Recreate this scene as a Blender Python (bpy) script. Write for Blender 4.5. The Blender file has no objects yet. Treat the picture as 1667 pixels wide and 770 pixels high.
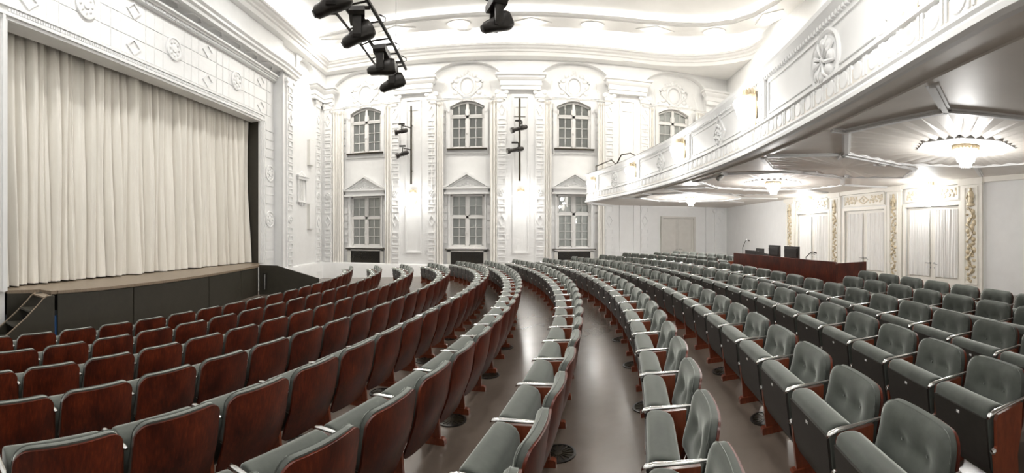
import bpy, math, random
import numpy as np
from mathutils import Vector, Matrix

random.seed(7)
PI = math.pi
SC = bpy.context.scene
COL = SC.collection

# ---------------------------------------------------------------- camera, world, exposure
EYE, FPX, HOR = 1.82, 690.0, 378.0          # eye height (m), pixels per radian, horizon row of the 1667 x 770 frame
cam = bpy.data.cameras.new('camera')
cam.type = 'PANO'
cam.panorama_type = 'CENTRAL_CYLINDRICAL'
cam.central_cylindrical_range_u_min = -833.5 / FPX
cam.central_cylindrical_range_u_max = 833.5 / FPX
cam.central_cylindrical_range_v_min = (HOR - 770.0) / FPX
cam.central_cylindrical_range_v_max = HOR / FPX
cam.central_cylindrical_radius = 1.0
cam.clip_start = 0.05
cam.clip_end = 200
cam_ob = bpy.data.objects.new('camera', cam)
COL.objects.link(cam_ob)
cam_ob.location = (0, 0, EYE)
cam_ob.rotation_euler = (PI / 2, 0, 0)
SC.camera = cam_ob

world = bpy.data.worlds.new('world')
SC.world = world
world.use_nodes = True
world.node_tree.nodes['Background'].inputs[0].default_value = (0.9, 0.95, 1.0, 1)
world.node_tree.nodes['Background'].inputs[1].default_value = 0.02

SC.view_settings.view_transform = 'Standard'
SC.view_settings.look = 'None'
SC.view_settings.gamma = 1.0
SC.view_settings.use_curve_mapping = False
SC.view_settings.exposure = -0.38


def light(name, kind, loc, power, size=0.3, color=(1, 0.988, 0.962), rot=None, parent=None, shape=None, sy=None):
    l = bpy.data.lights.new(name, kind)
    l.energy = power
    l.color = color
    if kind == 'AREA':
        l.size = size
        if shape:
            l.shape = shape
        if sy:
            l.size_y = sy
    else:
        l.shadow_soft_size = size
    o = bpy.data.objects.new(name, l)
    COL.objects.link(o)
    o.location = loc
    if rot:
        o.rotation_euler = rot
    return o


# unseen ceiling lamps added to brighten the hall (near end, stage side, above the balcony)
for lx, ly in ((-6.0, 1.5), (-2.0, 1.0), (2.0, 1.0), (-6.2, 6.0), (-6.2, 11.0), (9.0, 2.0), (9.0, 6.0), (9.0, 9.5)):
    light('added_ceiling_lamp', 'AREA', (lx, ly, 10.0), 130 if ly > 7 else 260, 0.5, (1.0, 0.992, 0.972), shape='DISK')


# ---------------------------------------------------------------- picture-to-place helpers
def az(x):
    return (x - 833.5) / FPX


def on_line(x, a, b):
    """Plan point where the azimuth of picture column x meets the plan line a-b, and its distance."""
    t = az(x)
    dx, dy = math.sin(t), math.cos(t)
    ex, ey = b[0] - a[0], b[1] - a[1]
    det = dx * (-ey) + ex * dy
    r = (a[0] * (-ey) + ex * a[1]) / det
    return r * dx, r * dy, r


def zof(y, r):
    return EYE + (HOR - y) * r / FPX


def floor_z(x):
    return 0.05 * x


def on_floor(x, y):
    t = az(x)
    r = EYE * FPX / ((y - HOR) + FPX * 0.05 * math.sin(t))
    return r * math.sin(t), r * math.cos(t), 0.05 * r * math.sin(t)


def at_height(x, y, z):
    t = az(x)
    r = (EYE - z) * FPX / (y - HOR)
    return r * math.sin(t), r * math.cos(t), z


# ---------------------------------------------------------------- materials
def new_mat(name):
    m = bpy.data.materials.new(name)
    m.use_nodes = True
    nt = m.node_tree
    return m, nt, nt.nodes['Principled BSDF']


def setp(b, **kw):
    for k, v in kw.items():
        k = k.replace('_', ' ')
        if k in b.inputs:
            b.inputs[k].default_value = v


def coords(nt, scale=(1, 1, 1), kind='Object'):
    tc = nt.nodes.new('ShaderNodeTexCoord')
    mp = nt.nodes.new('ShaderNodeMapping')
    mp.inputs['Scale'].default_value = scale
    nt.links.new(tc.outputs[kind], mp.inputs[0])
    return mp.outputs[0]


def noise(nt, vec, scale, detail=4, rough=0.6):
    n = nt.nodes.new('ShaderNodeTexNoise')
    n.inputs['Scale'].default_value = scale
    n.inputs['Detail'].default_value = detail
    n.inputs['Roughness'].default_value = rough
    nt.links.new(vec, n.inputs['Vector'])
    return n.outputs['Fac']


def ramp(nt, fac, stops):
    r = nt.nodes.new('ShaderNodeValToRGB')
    e = r.color_ramp.elements
    while len(e) < len(stops):
        e.new(0.5)
    for i, (p, c) in enumerate(stops):
        e[i].position = p
        e[i].color = (*c, 1)
    nt.links.new(fac, r.inputs[0])
    return r.outputs[0]


def bump(nt, b, fac, strength=0.2, dist=0.01):
    n = nt.nodes.new('ShaderNodeBump')
    n.inputs['Strength'].default_value = strength
    n.inputs['Distance'].default_value = dist
    nt.links.new(fac, n.inputs['Height'])
    nt.links.new(n.outputs[0], b.inputs['Normal'])


def mat_noise(name, c0, c1, scale=8, rough=0.6, vscale=(1, 1, 1), kind='Object', bmp=0.0, **kw):
    m, nt, b = new_mat(name)
    v = coords(nt, vscale, kind)
    f = noise(nt, v, scale)
    nt.links.new(ramp(nt, f, [(0.3, c0), (0.7, c1)]), b.inputs['Base Color'])
    b.inputs['Roughness'].default_value = rough
    if bmp:
        bump(nt, b, f, bmp)
    setp(b, **kw)
    return m


def mat_emit(name, color, strength):
    m, nt, b = new_mat(name)
    setp(b, Base_Color=(*color, 1), Emission_Color=(*color, 1), Emission_Strength=strength, Roughness=0.3)
    return m


M = {}
M['plaster'] = mat_noise('white_plaster', (0.755, 0.755, 0.748), (0.795, 0.795, 0.788), 3, 0.55)
M['ceil'] = mat_noise('ceiling_plaster', (0.78, 0.775, 0.76), (0.82, 0.815, 0.80), 2, 0.6)
M['soffit'] = mat_noise('soffit_plaster', (0.72, 0.68, 0.625), (0.78, 0.74, 0.69), 2, 0.5)
M['cream'] = mat_noise('cream_paint', (0.80, 0.77, 0.70), (0.85, 0.82, 0.76), 4, 0.45)
M['greige'] = mat_noise('greige_door_paint', (0.58, 0.56, 0.52), (0.63, 0.61, 0.57), 5, 0.45)
M['gold'] = mat_noise('worn_gilding', (0.46, 0.37, 0.23), (0.70, 0.61, 0.45), 25, 0.5, Metallic=0.25)
M['frieze'] = mat_noise('gilded_relief', (0.62, 0.53, 0.38), (0.78, 0.72, 0.60), 30, 0.5, Metallic=0.15)
M['drape'] = mat_noise('cream_drape', (0.80, 0.78, 0.735), (0.84, 0.82, 0.78), 20, 0.85, (1, 1, 0.1), Sheen_Weight=0.2)
M['sheer'] = mat_noise('sheer_curtain', (0.80, 0.785, 0.755), (0.86, 0.85, 0.83), 20, 0.9, (1, 1, 0.1))
M['stagecloth'] = mat_noise('stage_curtain_cloth', (0.74, 0.70, 0.63), (0.80, 0.77, 0.70), 6, 0.8, (1, 1, 0.15), Sheen_Weight=0.3)
M['dark'] = mat_noise('dark_stage_paint', (0.022, 0.019, 0.012), (0.030, 0.026, 0.017), 5, 0.5)
M['black'] = mat_noise('black_metal', (0.012, 0.011, 0.010), (0.030, 0.024, 0.019), 14, 0.38, Metallic=0.3)
M['bronze'] = mat_noise('dark_bronze', (0.035, 0.028, 0.018), (0.06, 0.048, 0.03), 18, 0.4, Metallic=0.6)
M['stagefloor'] = mat_noise('stage_floor_board', (0.17, 0.13, 0.09), (0.24, 0.185, 0.13), 6, 0.35, (1, 8, 1))
M['chrome'] = mat_noise('polished_chrome', (0.70, 0.70, 0.69), (0.80, 0.80, 0.79), 10, 0.16, Metallic=1.0)
M['steel'] = mat_noise('grey_steel', (0.40, 0.40, 0.39), (0.5, 0.5, 0.49), 10, 0.3, Metallic=0.9)
M['plate'] = mat_noise('white_plate', (0.7, 0.7, 0.68), (0.8, 0.8, 0.78), 30, 0.4)
M['blue'] = mat_noise('blue_board', (0.05, 0.16, 0.42), (0.08, 0.22, 0.50), 5, 0.5)
M['blind'] = mat_noise('grey_blind', (0.84, 0.84, 0.83), (0.88, 0.88, 0.87), 6, 0.6)
M['winframe'] = mat_noise('white_window_paint', (0.68, 0.67, 0.65), (0.73, 0.72, 0.70), 6, 0.35)
M['undercover'] = mat_noise('seat_underside', (0.022, 0.020, 0.017), (0.032, 0.029, 0.024), 12, 0.5)
M['plastic'] = mat_noise('black_plastic', (0.02, 0.02, 0.02), (0.035, 0.033, 0.03), 20, 0.4)
M['greybox'] = mat_noise('pale_grey_paint', (0.66, 0.65, 0.61), (0.70, 0.69, 0.65), 8, 0.5)

# velvet of the seats
m, nt, b = new_mat('grey_green_velvet')
v = coords(nt)
f = noise(nt, v, 7, 5, 0.65)
nt.links.new(ramp(nt, f, [(0.3, (0.038, 0.043, 0.036)), (0.7, (0.066, 0.074, 0.062))]), b.inputs['Base Color'])
f2 = noise(nt, v, 220, 2)
bump(nt, b, f2, 0.08, 0.003)
setp(b, Roughness=0.75, Sheen_Weight=0.9, Sheen_Roughness=0.35, Sheen_Tint=(0.88, 0.92, 0.86, 1))
M['velvet'] = m

# mahogany veneer: long vertical grain with darker clouds, lacquered
m, nt, b = new_mat('mahogany_veneer')
info = nt.nodes.new('ShaderNodeObjectInfo')
tc = nt.nodes.new('ShaderNodeTexCoord')
vm = nt.nodes.new('ShaderNodeVectorMath')
vm.operation = 'MULTIPLY_ADD'
nt.links.new(info.outputs['Random'], vm.inputs[1])
vm.inputs[0].default_value = (9.0, 5.0, 3.0)
nt.links.new(tc.outputs['Object'], vm.inputs[2])
mp = nt.nodes.new('ShaderNodeMapping')
mp.inputs['Scale'].default_value = (14, 14, 1.1)
nt.links.new(vm.outputs[0], mp.inputs[0])
g = noise(nt, mp.outputs[0], 4, 6, 0.7)
mp2 = nt.nodes.new('ShaderNodeMapping')
mp2.inputs['Scale'].default_value = (2.2, 2.2, 1.6)
nt.links.new(vm.outputs[0], mp2.inputs[0])
cl = noise(nt, mp2.outputs[0], 2.2, 3, 0.5)
c1 = ramp(nt, g, [(0.25, (0.034, 0.0050, 0.0018)), (0.55, (0.115, 0.0175, 0.0050)), (0.8, (0.25, 0.050, 0.012))])
c2 = ramp(nt, cl, [(0.3, (0.35, 0.30, 0.30)), (0.65, (1.0, 1.0, 1.0))])
mx = nt.nodes.new('ShaderNodeMix')
mx.data_type = 'RGBA'
mx.blend_type = 'MULTIPLY'
mx.inputs[0].default_value = 1.0
nt.links.new(c1, mx.inputs[6])
nt.links.new(c2, mx.inputs[7])
nt.links.new(mx.outputs[2], b.inputs['Base Color'])
setp(b, Roughness=0.40, Specular_IOR_Level=0.38, Coat_Weight=0.08, Coat_Roughness=0.2)
M['wood'] = m
M['redwood'] = mat_noise('red_stained_wood', (0.13, 0.026, 0.010), (0.22, 0.050, 0.018), 9, 0.32, (4, 4, 1), Coat_Weight=0.3, Coat_Roughness=0.15)

# linoleum floor: brown grey, waxed, faint cloudiness and scuffs
m, nt, b = new_mat('waxed_linoleum')
v = coords(nt)
f = noise(nt, v, 0.9, 5, 0.6)
f3 = noise(nt, v, 30, 3, 0.6)
nt.links.new(ramp(nt, f, [(0.3, (0.125, 0.098, 0.078)), (0.7, (0.18, 0.145, 0.118))]), b.inputs['Base Color'])
nt.links.new(ramp(nt, f, [(0.3, (0.215, 0.215, 0.215)), (0.7, (0.255, 0.255, 0.255))]), b.inputs['Roughness'])
bump(nt, b, f3, 0.012, 0.003)
M['floor'] = m

# window glass: thin clear pane with a mirror sheen
m = bpy.data.materials.new('window_glass')
m.use_nodes = True
nt = m.node_tree
nt.nodes.clear()
out = nt.nodes.new('ShaderNodeOutputMaterial')
mix = nt.nodes.new('ShaderNodeMixShader')
tr = nt.nodes.new('ShaderNodeBsdfTransparent')
gl = nt.nodes.new('ShaderNodeBsdfGlossy')
fr = nt.nodes.new('ShaderNodeFresnel')
gl.inputs['Roughness'].default_value = 0.02
tr.inputs['Color'].default_value = (0.90, 0.91, 0.90, 1)
fr.inputs['IOR'].default_value = 1.6
nt.links.new(fr.outputs[0], mix.inputs[0])
nt.links.new(tr.outputs[0], mix.inputs[1])
nt.links.new(gl.outputs[0], mix.inputs[2])
nt.links.new(mix.outputs[0], out.inputs[0])
M['glass'] = m
M['lamp_down'] = mat_emit('downlight_glow', (1.0, 0.95, 0.88), 30)
M['lamp_cove'] = mat_emit('cove_tube', (1.0, 0.99, 0.965), 95)
M['added_ring_glow'] = mat_emit('added_ring_strip', (1.0, 0.98, 0.94), 18)  # glow of the strip added on the hanging ring
M['lamp_crystal'] = mat_emit('lit_crystal', (1.0, 0.96, 0.90), 9)
M['lamp_crystal_cool'] = mat_emit('lit_crystal_cool', (0.92, 0.97, 1.0), 11)


# ---------------------------------------------------------------- mesh building
class MB:
    """Collects faces; fr maps local (a, b, c) to the place."""

    def __init__(self, fr=None):
        self.v, self.f, self.fr = [], [], fr

    def add(self, vs, fs):
        o = len(self.v)
        if self.fr:
            vs = [self.fr(*p) for p in vs]
        self.v += [tuple(p) for p in vs]
        self.f += [tuple(i + o for i in q) for q in fs]
        return self

    def box(self, x0, x1, y0, y1, z0, z1, seg=1):
        for k in range(seg):
            a, c = x0 + (x1 - x0) * k / seg, x0 + (x1 - x0) * (k + 1) / seg
            vs = [(a, y0, z0), (c, y0, z0), (c, y1, z0), (a, y1, z0), (a, y0, z1), (c, y0, z1), (c, y1, z1), (a, y1, z1)]
            fs = [(0, 3, 2, 1), (4, 5, 6, 7), (0, 1, 5, 4), (2, 3, 7, 6)]
            if k == 0:
                fs.append((0, 4, 7, 3))
            if k == seg - 1:
                fs.append((1, 2, 6, 5))
            self.add(vs, fs)
        return self

    def prism(self, poly, lo, hi, axis=1):
        """poly: 2D outline; extruded along axis (0: poly=(b,c); 1: poly=(a,c); 2: poly=(a,b))."""
        def p(q, t):
            return {0: (t, q[0], q[1]), 1: (q[0], t, q[1]), 2: (q[0], q[1], t)}[axis]
        n = len(poly)
        vs = [p(q, lo) for q in poly] + [p(q, hi) for q in poly]
        fs = [tuple(range(n)), tuple(range(2 * n - 1, n - 1, -1))]
        fs += [(i, (i + 1) % n, n + (i + 1) % n, n + i) for i in range(n)]
        return self.add(vs, fs)

    def grid(self, fn, nu, nv, closed_u=False):
        vs = [fn(i / nu, j / nv) for j in range(nv + 1) for i in range(nu + (0 if closed_u else 1))]
        w = nu if closed_u else nu + 1
        fs = []
        for j in range(nv):
            for i in range(nu):
                k = (i + 1) % w if closed_u else i + 1
                fs.append((j * w + i, j * w + k, (j + 1) * w + k, (j + 1) * w + i))
        return self.add(vs, fs)

    def tube(self, pts, r, n=6, cap=True):
        pts = [Vector(p) for p in pts]
        rings = []
        up = Vector((0, 0, 1))
        for i, p in enumerate(pts):
            d = (pts[min(i + 1, len(pts) - 1)] - pts[max(i - 1, 0)]).normalized()
            a = d.cross(up)
            if a.length < 1e-3:
                a = d.cross(Vector((1, 0, 0)))
            a.normalize()
            c = a.cross(d)
            rr = r[i] if isinstance(r, (list, tuple)) else r
            rings += [tuple(p + a * rr * math.cos(2 * PI * k / n) + c * rr * math.sin(2 * PI * k / n)) for k in range(n)]
        fs = []
        for i in range(len(pts) - 1):
            for k in range(n):
                fs.append((i * n + k, i * n + (k + 1) % n, (i + 1) * n + (k + 1) % n, (i + 1) * n + k))
        if cap:
            fs.append(tuple(range(n)))
            fs.append(tuple(range(len(pts) * n - 1, (len(pts) - 1) * n - 1, -1)))
        return self.add(rings, fs)

    def lathe(self, prof, n=16, c=(0, 0, 0), axis=2):
        vs = []
        for r, h in prof:
            for k in range(n):
                t = 2 * PI * k / n
                q = (r * math.cos(t), r * math.sin(t), h)
                q = {2: q, 1: (q[0], h, q[1]), 0: (h, q[0], q[1])}[axis]
                vs.append((q[0] + c[0], q[1] + c[1], q[2] + c[2]))
        m_ = len(prof)
        fs = [(j * n + k, j * n + (k + 1) % n, (j + 1) * n + (k + 1) % n, (j + 1) * n + k) for j in range(m_ - 1) for k in range(n)]
        if prof[0][0] > 1e-4:
            fs.append(tuple(range(n - 1, -1, -1)))
        if prof[-1][0] > 1e-4:
            fs.append(tuple((m_ - 1) * n + k for k in range(n)))
        return self.add(vs, fs)

    def blob(self, c, r, nu=8, nv=5):
        if not isinstance(r, (tuple, list)):
            r = (r, r, r)
        return self.grid(lambda u, w: (c[0] + r[0] * math.cos(2 * PI * u) * math.sin(PI * (0.02 + 0.96 * w)),
                                       c[1] + r[1] * math.sin(2 * PI * u) * math.sin(PI * (0.02 + 0.96 * w)),
                                       c[2] - r[2] * math.cos(PI * (0.02 + 0.96 * w))), nu, nv, True)

    def sweep(self, path, prof, closed_prof=False, cap=False):
        """path: plan points; prof: (offset to the left of travel, z); mitred."""
        P = [Vector((p[0], p[1])) for p in path]
        N = []
        for i in range(len(P)):
            ns = []
            if i > 0:
                d = (P[i] - P[i - 1]).normalized()
                ns.append(Vector((-d.y, d.x)))
            if i < len(P) - 1:
                d = (P[i + 1] - P[i]).normalized()
                ns.append(Vector((-d.y, d.x)))
            n = sum(ns, Vector((0, 0))).normalized()
            N.append(n / max(0.35, n.dot(ns[0])))
        k = len(prof)
        vs = [(P[i].x + N[i].x * o, P[i].y + N[i].y * o, z) for i in range(len(P)) for o, z in prof]
        fs = []
        for i in range(len(P) - 1):
            for j in range(k if closed_prof else k - 1):
                jj = (j + 1) % k
                fs.append((i * k + j, (i + 1) * k + j, (i + 1) * k + jj, i * k + jj))
        if cap:
            fs.append(tuple(range(k)))
            fs.append(tuple(range(len(P) * k - 1, (len(P) - 1) * k - 1, -1)))
        return self.add(vs, fs)

    def mesh(self, name, mat, smooth=True, angle=40):
        me = bpy.data.meshes.new(name)
        me.from_pydata(self.v, [], self.f)
        me.validate()
        for m_ in (mat if isinstance(mat, (list, tuple)) else [mat]):
            me.materials.append(m_)
        # one consistent outside
        import bmesh
        bm = bmesh.new()
        bm.from_mesh(me)
        bmesh.ops.recalc_face_normals(bm, faces=bm.faces)
        bm.to_mesh(me)
        bm.free()
        if smooth:
            me.shade_smooth()
            me.set_sharp_from_angle(angle=math.radians(angle))
        return me

    def obj(self, name, mat, parent=None, smooth=True, angle=40, kind=None):
        o = bpy.data.objects.new(name, self.mesh(name, mat, smooth, angle))
        COL.objects.link(o)
        if parent:
            o.parent = parent
        if kind:
            o['kind'] = kind
        return o


def inst(name, me, parent=None, mat4=None, kind=None):
    o = bpy.data.objects.new(name, me)
    COL.objects.link(o)
    if parent:
        o.parent = parent
    if mat4 is not None:
        o.matrix_local = mat4
    if kind:
        o['kind'] = kind
    return o


def tag(o, label, cat, group=None):
    o['label'] = label
    o['category'] = cat
    if group:
        o['group'] = group
    return o


def thing(name, label, cat, loc=(0, 0, 0), rz=0, group=None):
    o = bpy.data.objects.new(name, None)
    o.empty_display_size = 0.1
    COL.objects.link(o)
    o.location = loc
    o.rotation_euler = (0, 0, rz)
    return tag(o, label, cat, group)


def struct(name):
    o = bpy.data.objects.new(name, None)
    o.empty_display_size = 0.1
    COL.objects.link(o)
    o['kind'] = 'structure'
    return o


def copy_tree(o, parent=None):
    c = o.copy()
    COL.objects.link(c)
    if parent:
        c.parent = parent
    for ch in list(o.children):
        copy_tree(ch, c)
    return c


def frame(o, u, n):
    """4x4 for a piece drawn in (u along, n out of the wall, z up)."""
    u = Vector((u[0], u[1], 0)).normalized()
    n = Vector((n[0], n[1], 0)).normalized()
    return Matrix(((u.x, n.x, 0, o[0]), (u.y, n.y, 0, o[1]), (0, 0, 1, o[2]), (0, 0, 0, 1)))


def curve_fn(pts):
    """Piecewise-smooth X(Y) through plan points."""
    ys = [p[1] for p in pts]
    xs = [p[0] for p in pts]
    order = np.argsort(ys)
    ys, xs = np.array(ys)[order], np.array(xs)[order]
    c = np.polyfit(ys, xs, min(3, len(ys) - 1))
    return lambda y: float(np.polyval(c, y))


# ================================================================ THE SETTING
YW = 19.1                                     # inner face of the window wall
BAYS = (-6.98, -2.06, 2.86, 7.78)
PIERS = (-4.52, 0.40, 5.32, 10.24)
RW0, RW1 = (8.19, 0.0), (10.60, 19.1)         # wall with the doors
CEIL = 10.45
HB, HC = 1.17, 1.255                          # balcony lip and balcony ceiling above the eye


def rw_x(y):
    return 8.19 + 0.126 * y


def ob_floor():
    b = MB()
    b.grid(lambda u, w: (-10.5 + 22.5 * u, -3.2 + 22.9 * w, 0.05 * (-10.5 + 22.5 * u)), 12, 12)
    return b.obj('floor', M['floor'], kind='structure', smooth=False)


ob_floor()

# ---------------------------------------------------------------- window wall
wall_back = struct('wall_back')
fw = lambda u, n, z: (u, YW - n, z)
ND = -0.62                                    # back of the masonry
b = MB(fw)
edges = [-9.3] + [e for c in BAYS for e in (c - 1.63, c + 1.63)] + [11.2]
for i in range(0, len(edges), 2):
    b.box(edges[i], edges[i + 1], ND, 0, -0.7, CEIL)
holes = {}
for i, c in enumerate(BAYS):
    k = (YW + 0.55) / YW
    hw = 0.80
    lo = (1.08, 3.58) if i < 3 else None
    up = (5.64, 7.62)
    if i < 3:
        b.box(c - 1.63, c - hw, ND, -0.28, -0.7, 9.75)
        b.box(c + hw, c + 1.63, ND, -0.28, -0.7, 9.75)
        b.box(c - hw, c + hw, ND, -0.28, -0.7, 0.30)
        b.box(c - hw, c + hw, ND, -0.50, 0.30, 0.98)
        b.box(c - hw, c + hw, ND, -0.28, 0.98, lo[0])
        b.box(c - hw, c + hw, ND, -0.28, lo[1], up[0])
    else:                                     # the bay of the double door
        b.box(c - 1.63, c - 0.72, ND, -0.10, -0.7, 3.4)
        b.box(c + 0.96, c + 1.63, ND, -0.10, -0.7, 3.4)
        b.box(c - 0.72, c + 0.96, ND, -0.10, 2.49, 3.4)
        b.box(c - 1.63, c - hw, ND, -0.28, 3.4, 9.75)
        b.box(c + hw, c + 1.63, ND, -0.28, 3.4, 9.75)
        b.box(c - hw, c + hw, ND, -0.28, 3.4, up[0])
    # segmental head over the upper window
    head = [(c - hw, up[1])] + [(c - hw + 2 * hw * t / 12, up[1] + 0.26 * math.sin(PI * t / 12)) for t in range(1, 12)] + [(c + hw, up[1])]
    for q0, q1 in zip(head, head[1:]):
        b.prism([q0, q1, (q1[0], 8.3), (q0[0], 8.3)], ND, -0.28, 1)
    b.box(c - hw, c + hw, ND, -0.28, 8.3, 9.75)
    b.box(c - 1.63, c + 1.63, ND, -0.28, 9.74, CEIL)
    # arch of the lunette cut through the front of the wall
    arc = [(c - 1.63 * math.cos(PI * t / 20), 8.72 + 0.86 * math.sin(PI * t / 20)) for t in range(21)]
    for q0, q1 in zip(arc, arc[1:]):
        b.prism([q0, q1, (q1[0], CEIL), (q0[0], CEIL)], -0.28, 0, 1)
b.obj('masonry', M['plaster'], wall_back, smooth=False)

# raised panels of the pilasters: one ring, shared
ring = MB()
for (x0, x1, z0, z1) in ((-0.17, 0.17, 0.09, 0.13), (-0.17, 0.17, -0.13, -0.09), (-0.17, -0.13, -0.09, 0.09), (0.13, 0.17, -0.09, 0.09)):
    ring.box(x0, x1, 0, 0.034, z0, z1)
ME_RING = ring.mesh('panel', M['plaster'], False)
dia = MB()
for k in range(4):
    a0, a1 = PI / 2 * k, PI / 2 * (k + 1)
    for s0, s1 in ((1.0, 0.72),):
        q = [(0.16 * math.cos(a0) * s0, 0.30 * math.sin(a0) * s0), (0.16 * math.cos(a1) * s0, 0.30 * math.sin(a1) * s0),
             (0.16 * math.cos(a1) * s1, 0.30 * math.sin(a1) * s1), (0.16 * math.cos(a0) * s1, 0.30 * math.sin(a0) * s1)]
        dia.prism(q, 0, 0.04, 1)
ME_DIA = dia.mesh('lozenge', M['plaster'], False)
ros = MB()
ros.lathe([(0.17, 0), (0.17, 0.03), (0.13, 0.045), (0.13, 0.02), (0.05, 0.02), (0.04, 0.05), (0.0, 0.06)], 16, (0, 0, 0), 1)
for k in range(6):
    ros.blob((0.085 * math.cos(PI / 3 * k), 0.03, 0.085 * math.sin(PI / 3 * k)), (0.035, 0.03, 0.035), 6, 4)
ME_ROS = ros.mesh('rosette', M['plaster'])


def pilaster(u, z0, z1, parent, fr, w=0.42, special=()):
    """A flat pilaster with a column of raised panels; fr(u) gives (origin, u dir, n dir)."""
    o, ud, nd = fr(u)
    p = MB()
    p.box(-w / 2, w / 2, 0, 0.07, z0, z1)
    p.box(-w / 2 - 0.04, w / 2 + 0.04, 0, 0.13, z0, z0 + 0.42)
    p.box(-w / 2 - 0.02, w / 2 + 0.02, 0, 0.10, z0 + 0.42, z0 + 0.50)
    p.prism([(-w / 2 - 0.02, z1 - 0.34), (w / 2 + 0.02, z1 - 0.34), (w / 2 + 0.06, z1), (-w / 2 - 0.06, z1)], 0, 0.11, 1)
    for s in (-1, 1):                          # scrolls of the capital
        p.lathe([(0.105, 0), (0.105, 0.13), (0.07, 0.15), (0.0, 0.15)], 12, (s * (w / 2 + 0.0), 0, z1 - 0.10), 1)
    po = inst('pilaster', p.mesh('pilaster', M['plaster'], True, 30), parent, frame((o[0], o[1], 0), ud, nd))
    z = z0 + 0.72
    while z < z1 - 0.45:
        big = [s for s in special if abs(z - s[0]) < 0.36]
        if big:
            me = ME_DIA if big[0][1] == 'd' else ME_ROS
            inst(me.name.split('.')[0], me, po, Matrix.Translation((0, 0.07, big[0][0])))
            z = big[0][0] + 0.52
            continue
        inst('panel', ME_RING, po, Matrix.Translation((0, 0.07, z)))
        z += 0.335
    return po


fr_back = lambda u: ((u, YW), (1, 0), (0, -1))
for i, c in enumerate(PIERS):
    top = 8.22 if i < 3 else 3.0
    for s in (-1, 1):
        if i == 3 and s > 0:
            continue
        pilaster(c + s * 0.86 if i < 3 else c - 0.15, 0.05 * c - 0.15, top, wall_back, fr_back, special=((2.35, 'd'), (3.6, 'r'), (7.35, 'd')))
pilaster(-8.83, -0.55, 8.22, wall_back, fr_back, special=((2.35, 'd'), (3.6, 'r'), (7.35, 'd')))
ent_prof = [(0, 8.20), (0.06, 8.20), (0.06, 8.36), (0.10, 8.38), (0.10, 8.58), (0.16, 8.62), (0.22, 8.70), (0.22, 8.76), (0.30, 8.80), (0.30, 8.88), (0, 8.92)]
for i, (e0, e1) in enumerate(((-9.22, -8.61), (-5.35, -3.69), (-0.43, 1.23), (4.49, 6.15), (9.41, 11.2))):
    t = MB()
    # entablature block: profile carried round three sides
    t.sweep([(e0, YW), (e0, YW - 0.14), (e1, YW - 0.14), (e1, YW)] if i else [(e0, YW - 0.14), (e1, YW - 0.14), (e1, YW)], [(-o, z) for o, z in ent_prof])
    t.box(e0, e1, YW - 0.14, YW, 8.2, 8.9)
    t.obj('entablature', M['plaster'], wall_back, True, 25)
    if i in (1, 2, 3):                         # the framed field between the two pilasters
        c = (e0 + e1) / 2
        t = MB(fw)
        for (x0, x1, z0, z1) in ((-0.38, 0.38, 7.9, 7.98), (-0.38, 0.38, 0.85, 0.93), (-0.38, -0.31, 0.93, 7.9), (0.31, 0.38, 0.93, 7.9)):
            t.box(c + x0, c + x1, 0, 0.05, z0, z1)
        t.box(c - 0.22, c + 0.22, 0, 0.03, 7.45, 7.5)
        t.obj('field_moulding', M['plaster'], wall_back, False)

# plinth along the foot of the wall
t = MB()
t.sweep([(11.0, YW - 0.02), (-9.2, YW - 0.02)], [(0, 0.36), (0.10, 0.33), (0.12, 0.27), (0.12, -0.7)])
t.obj('baseboard_back', M['plaster'], None, True, 30, kind='structure')

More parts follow.
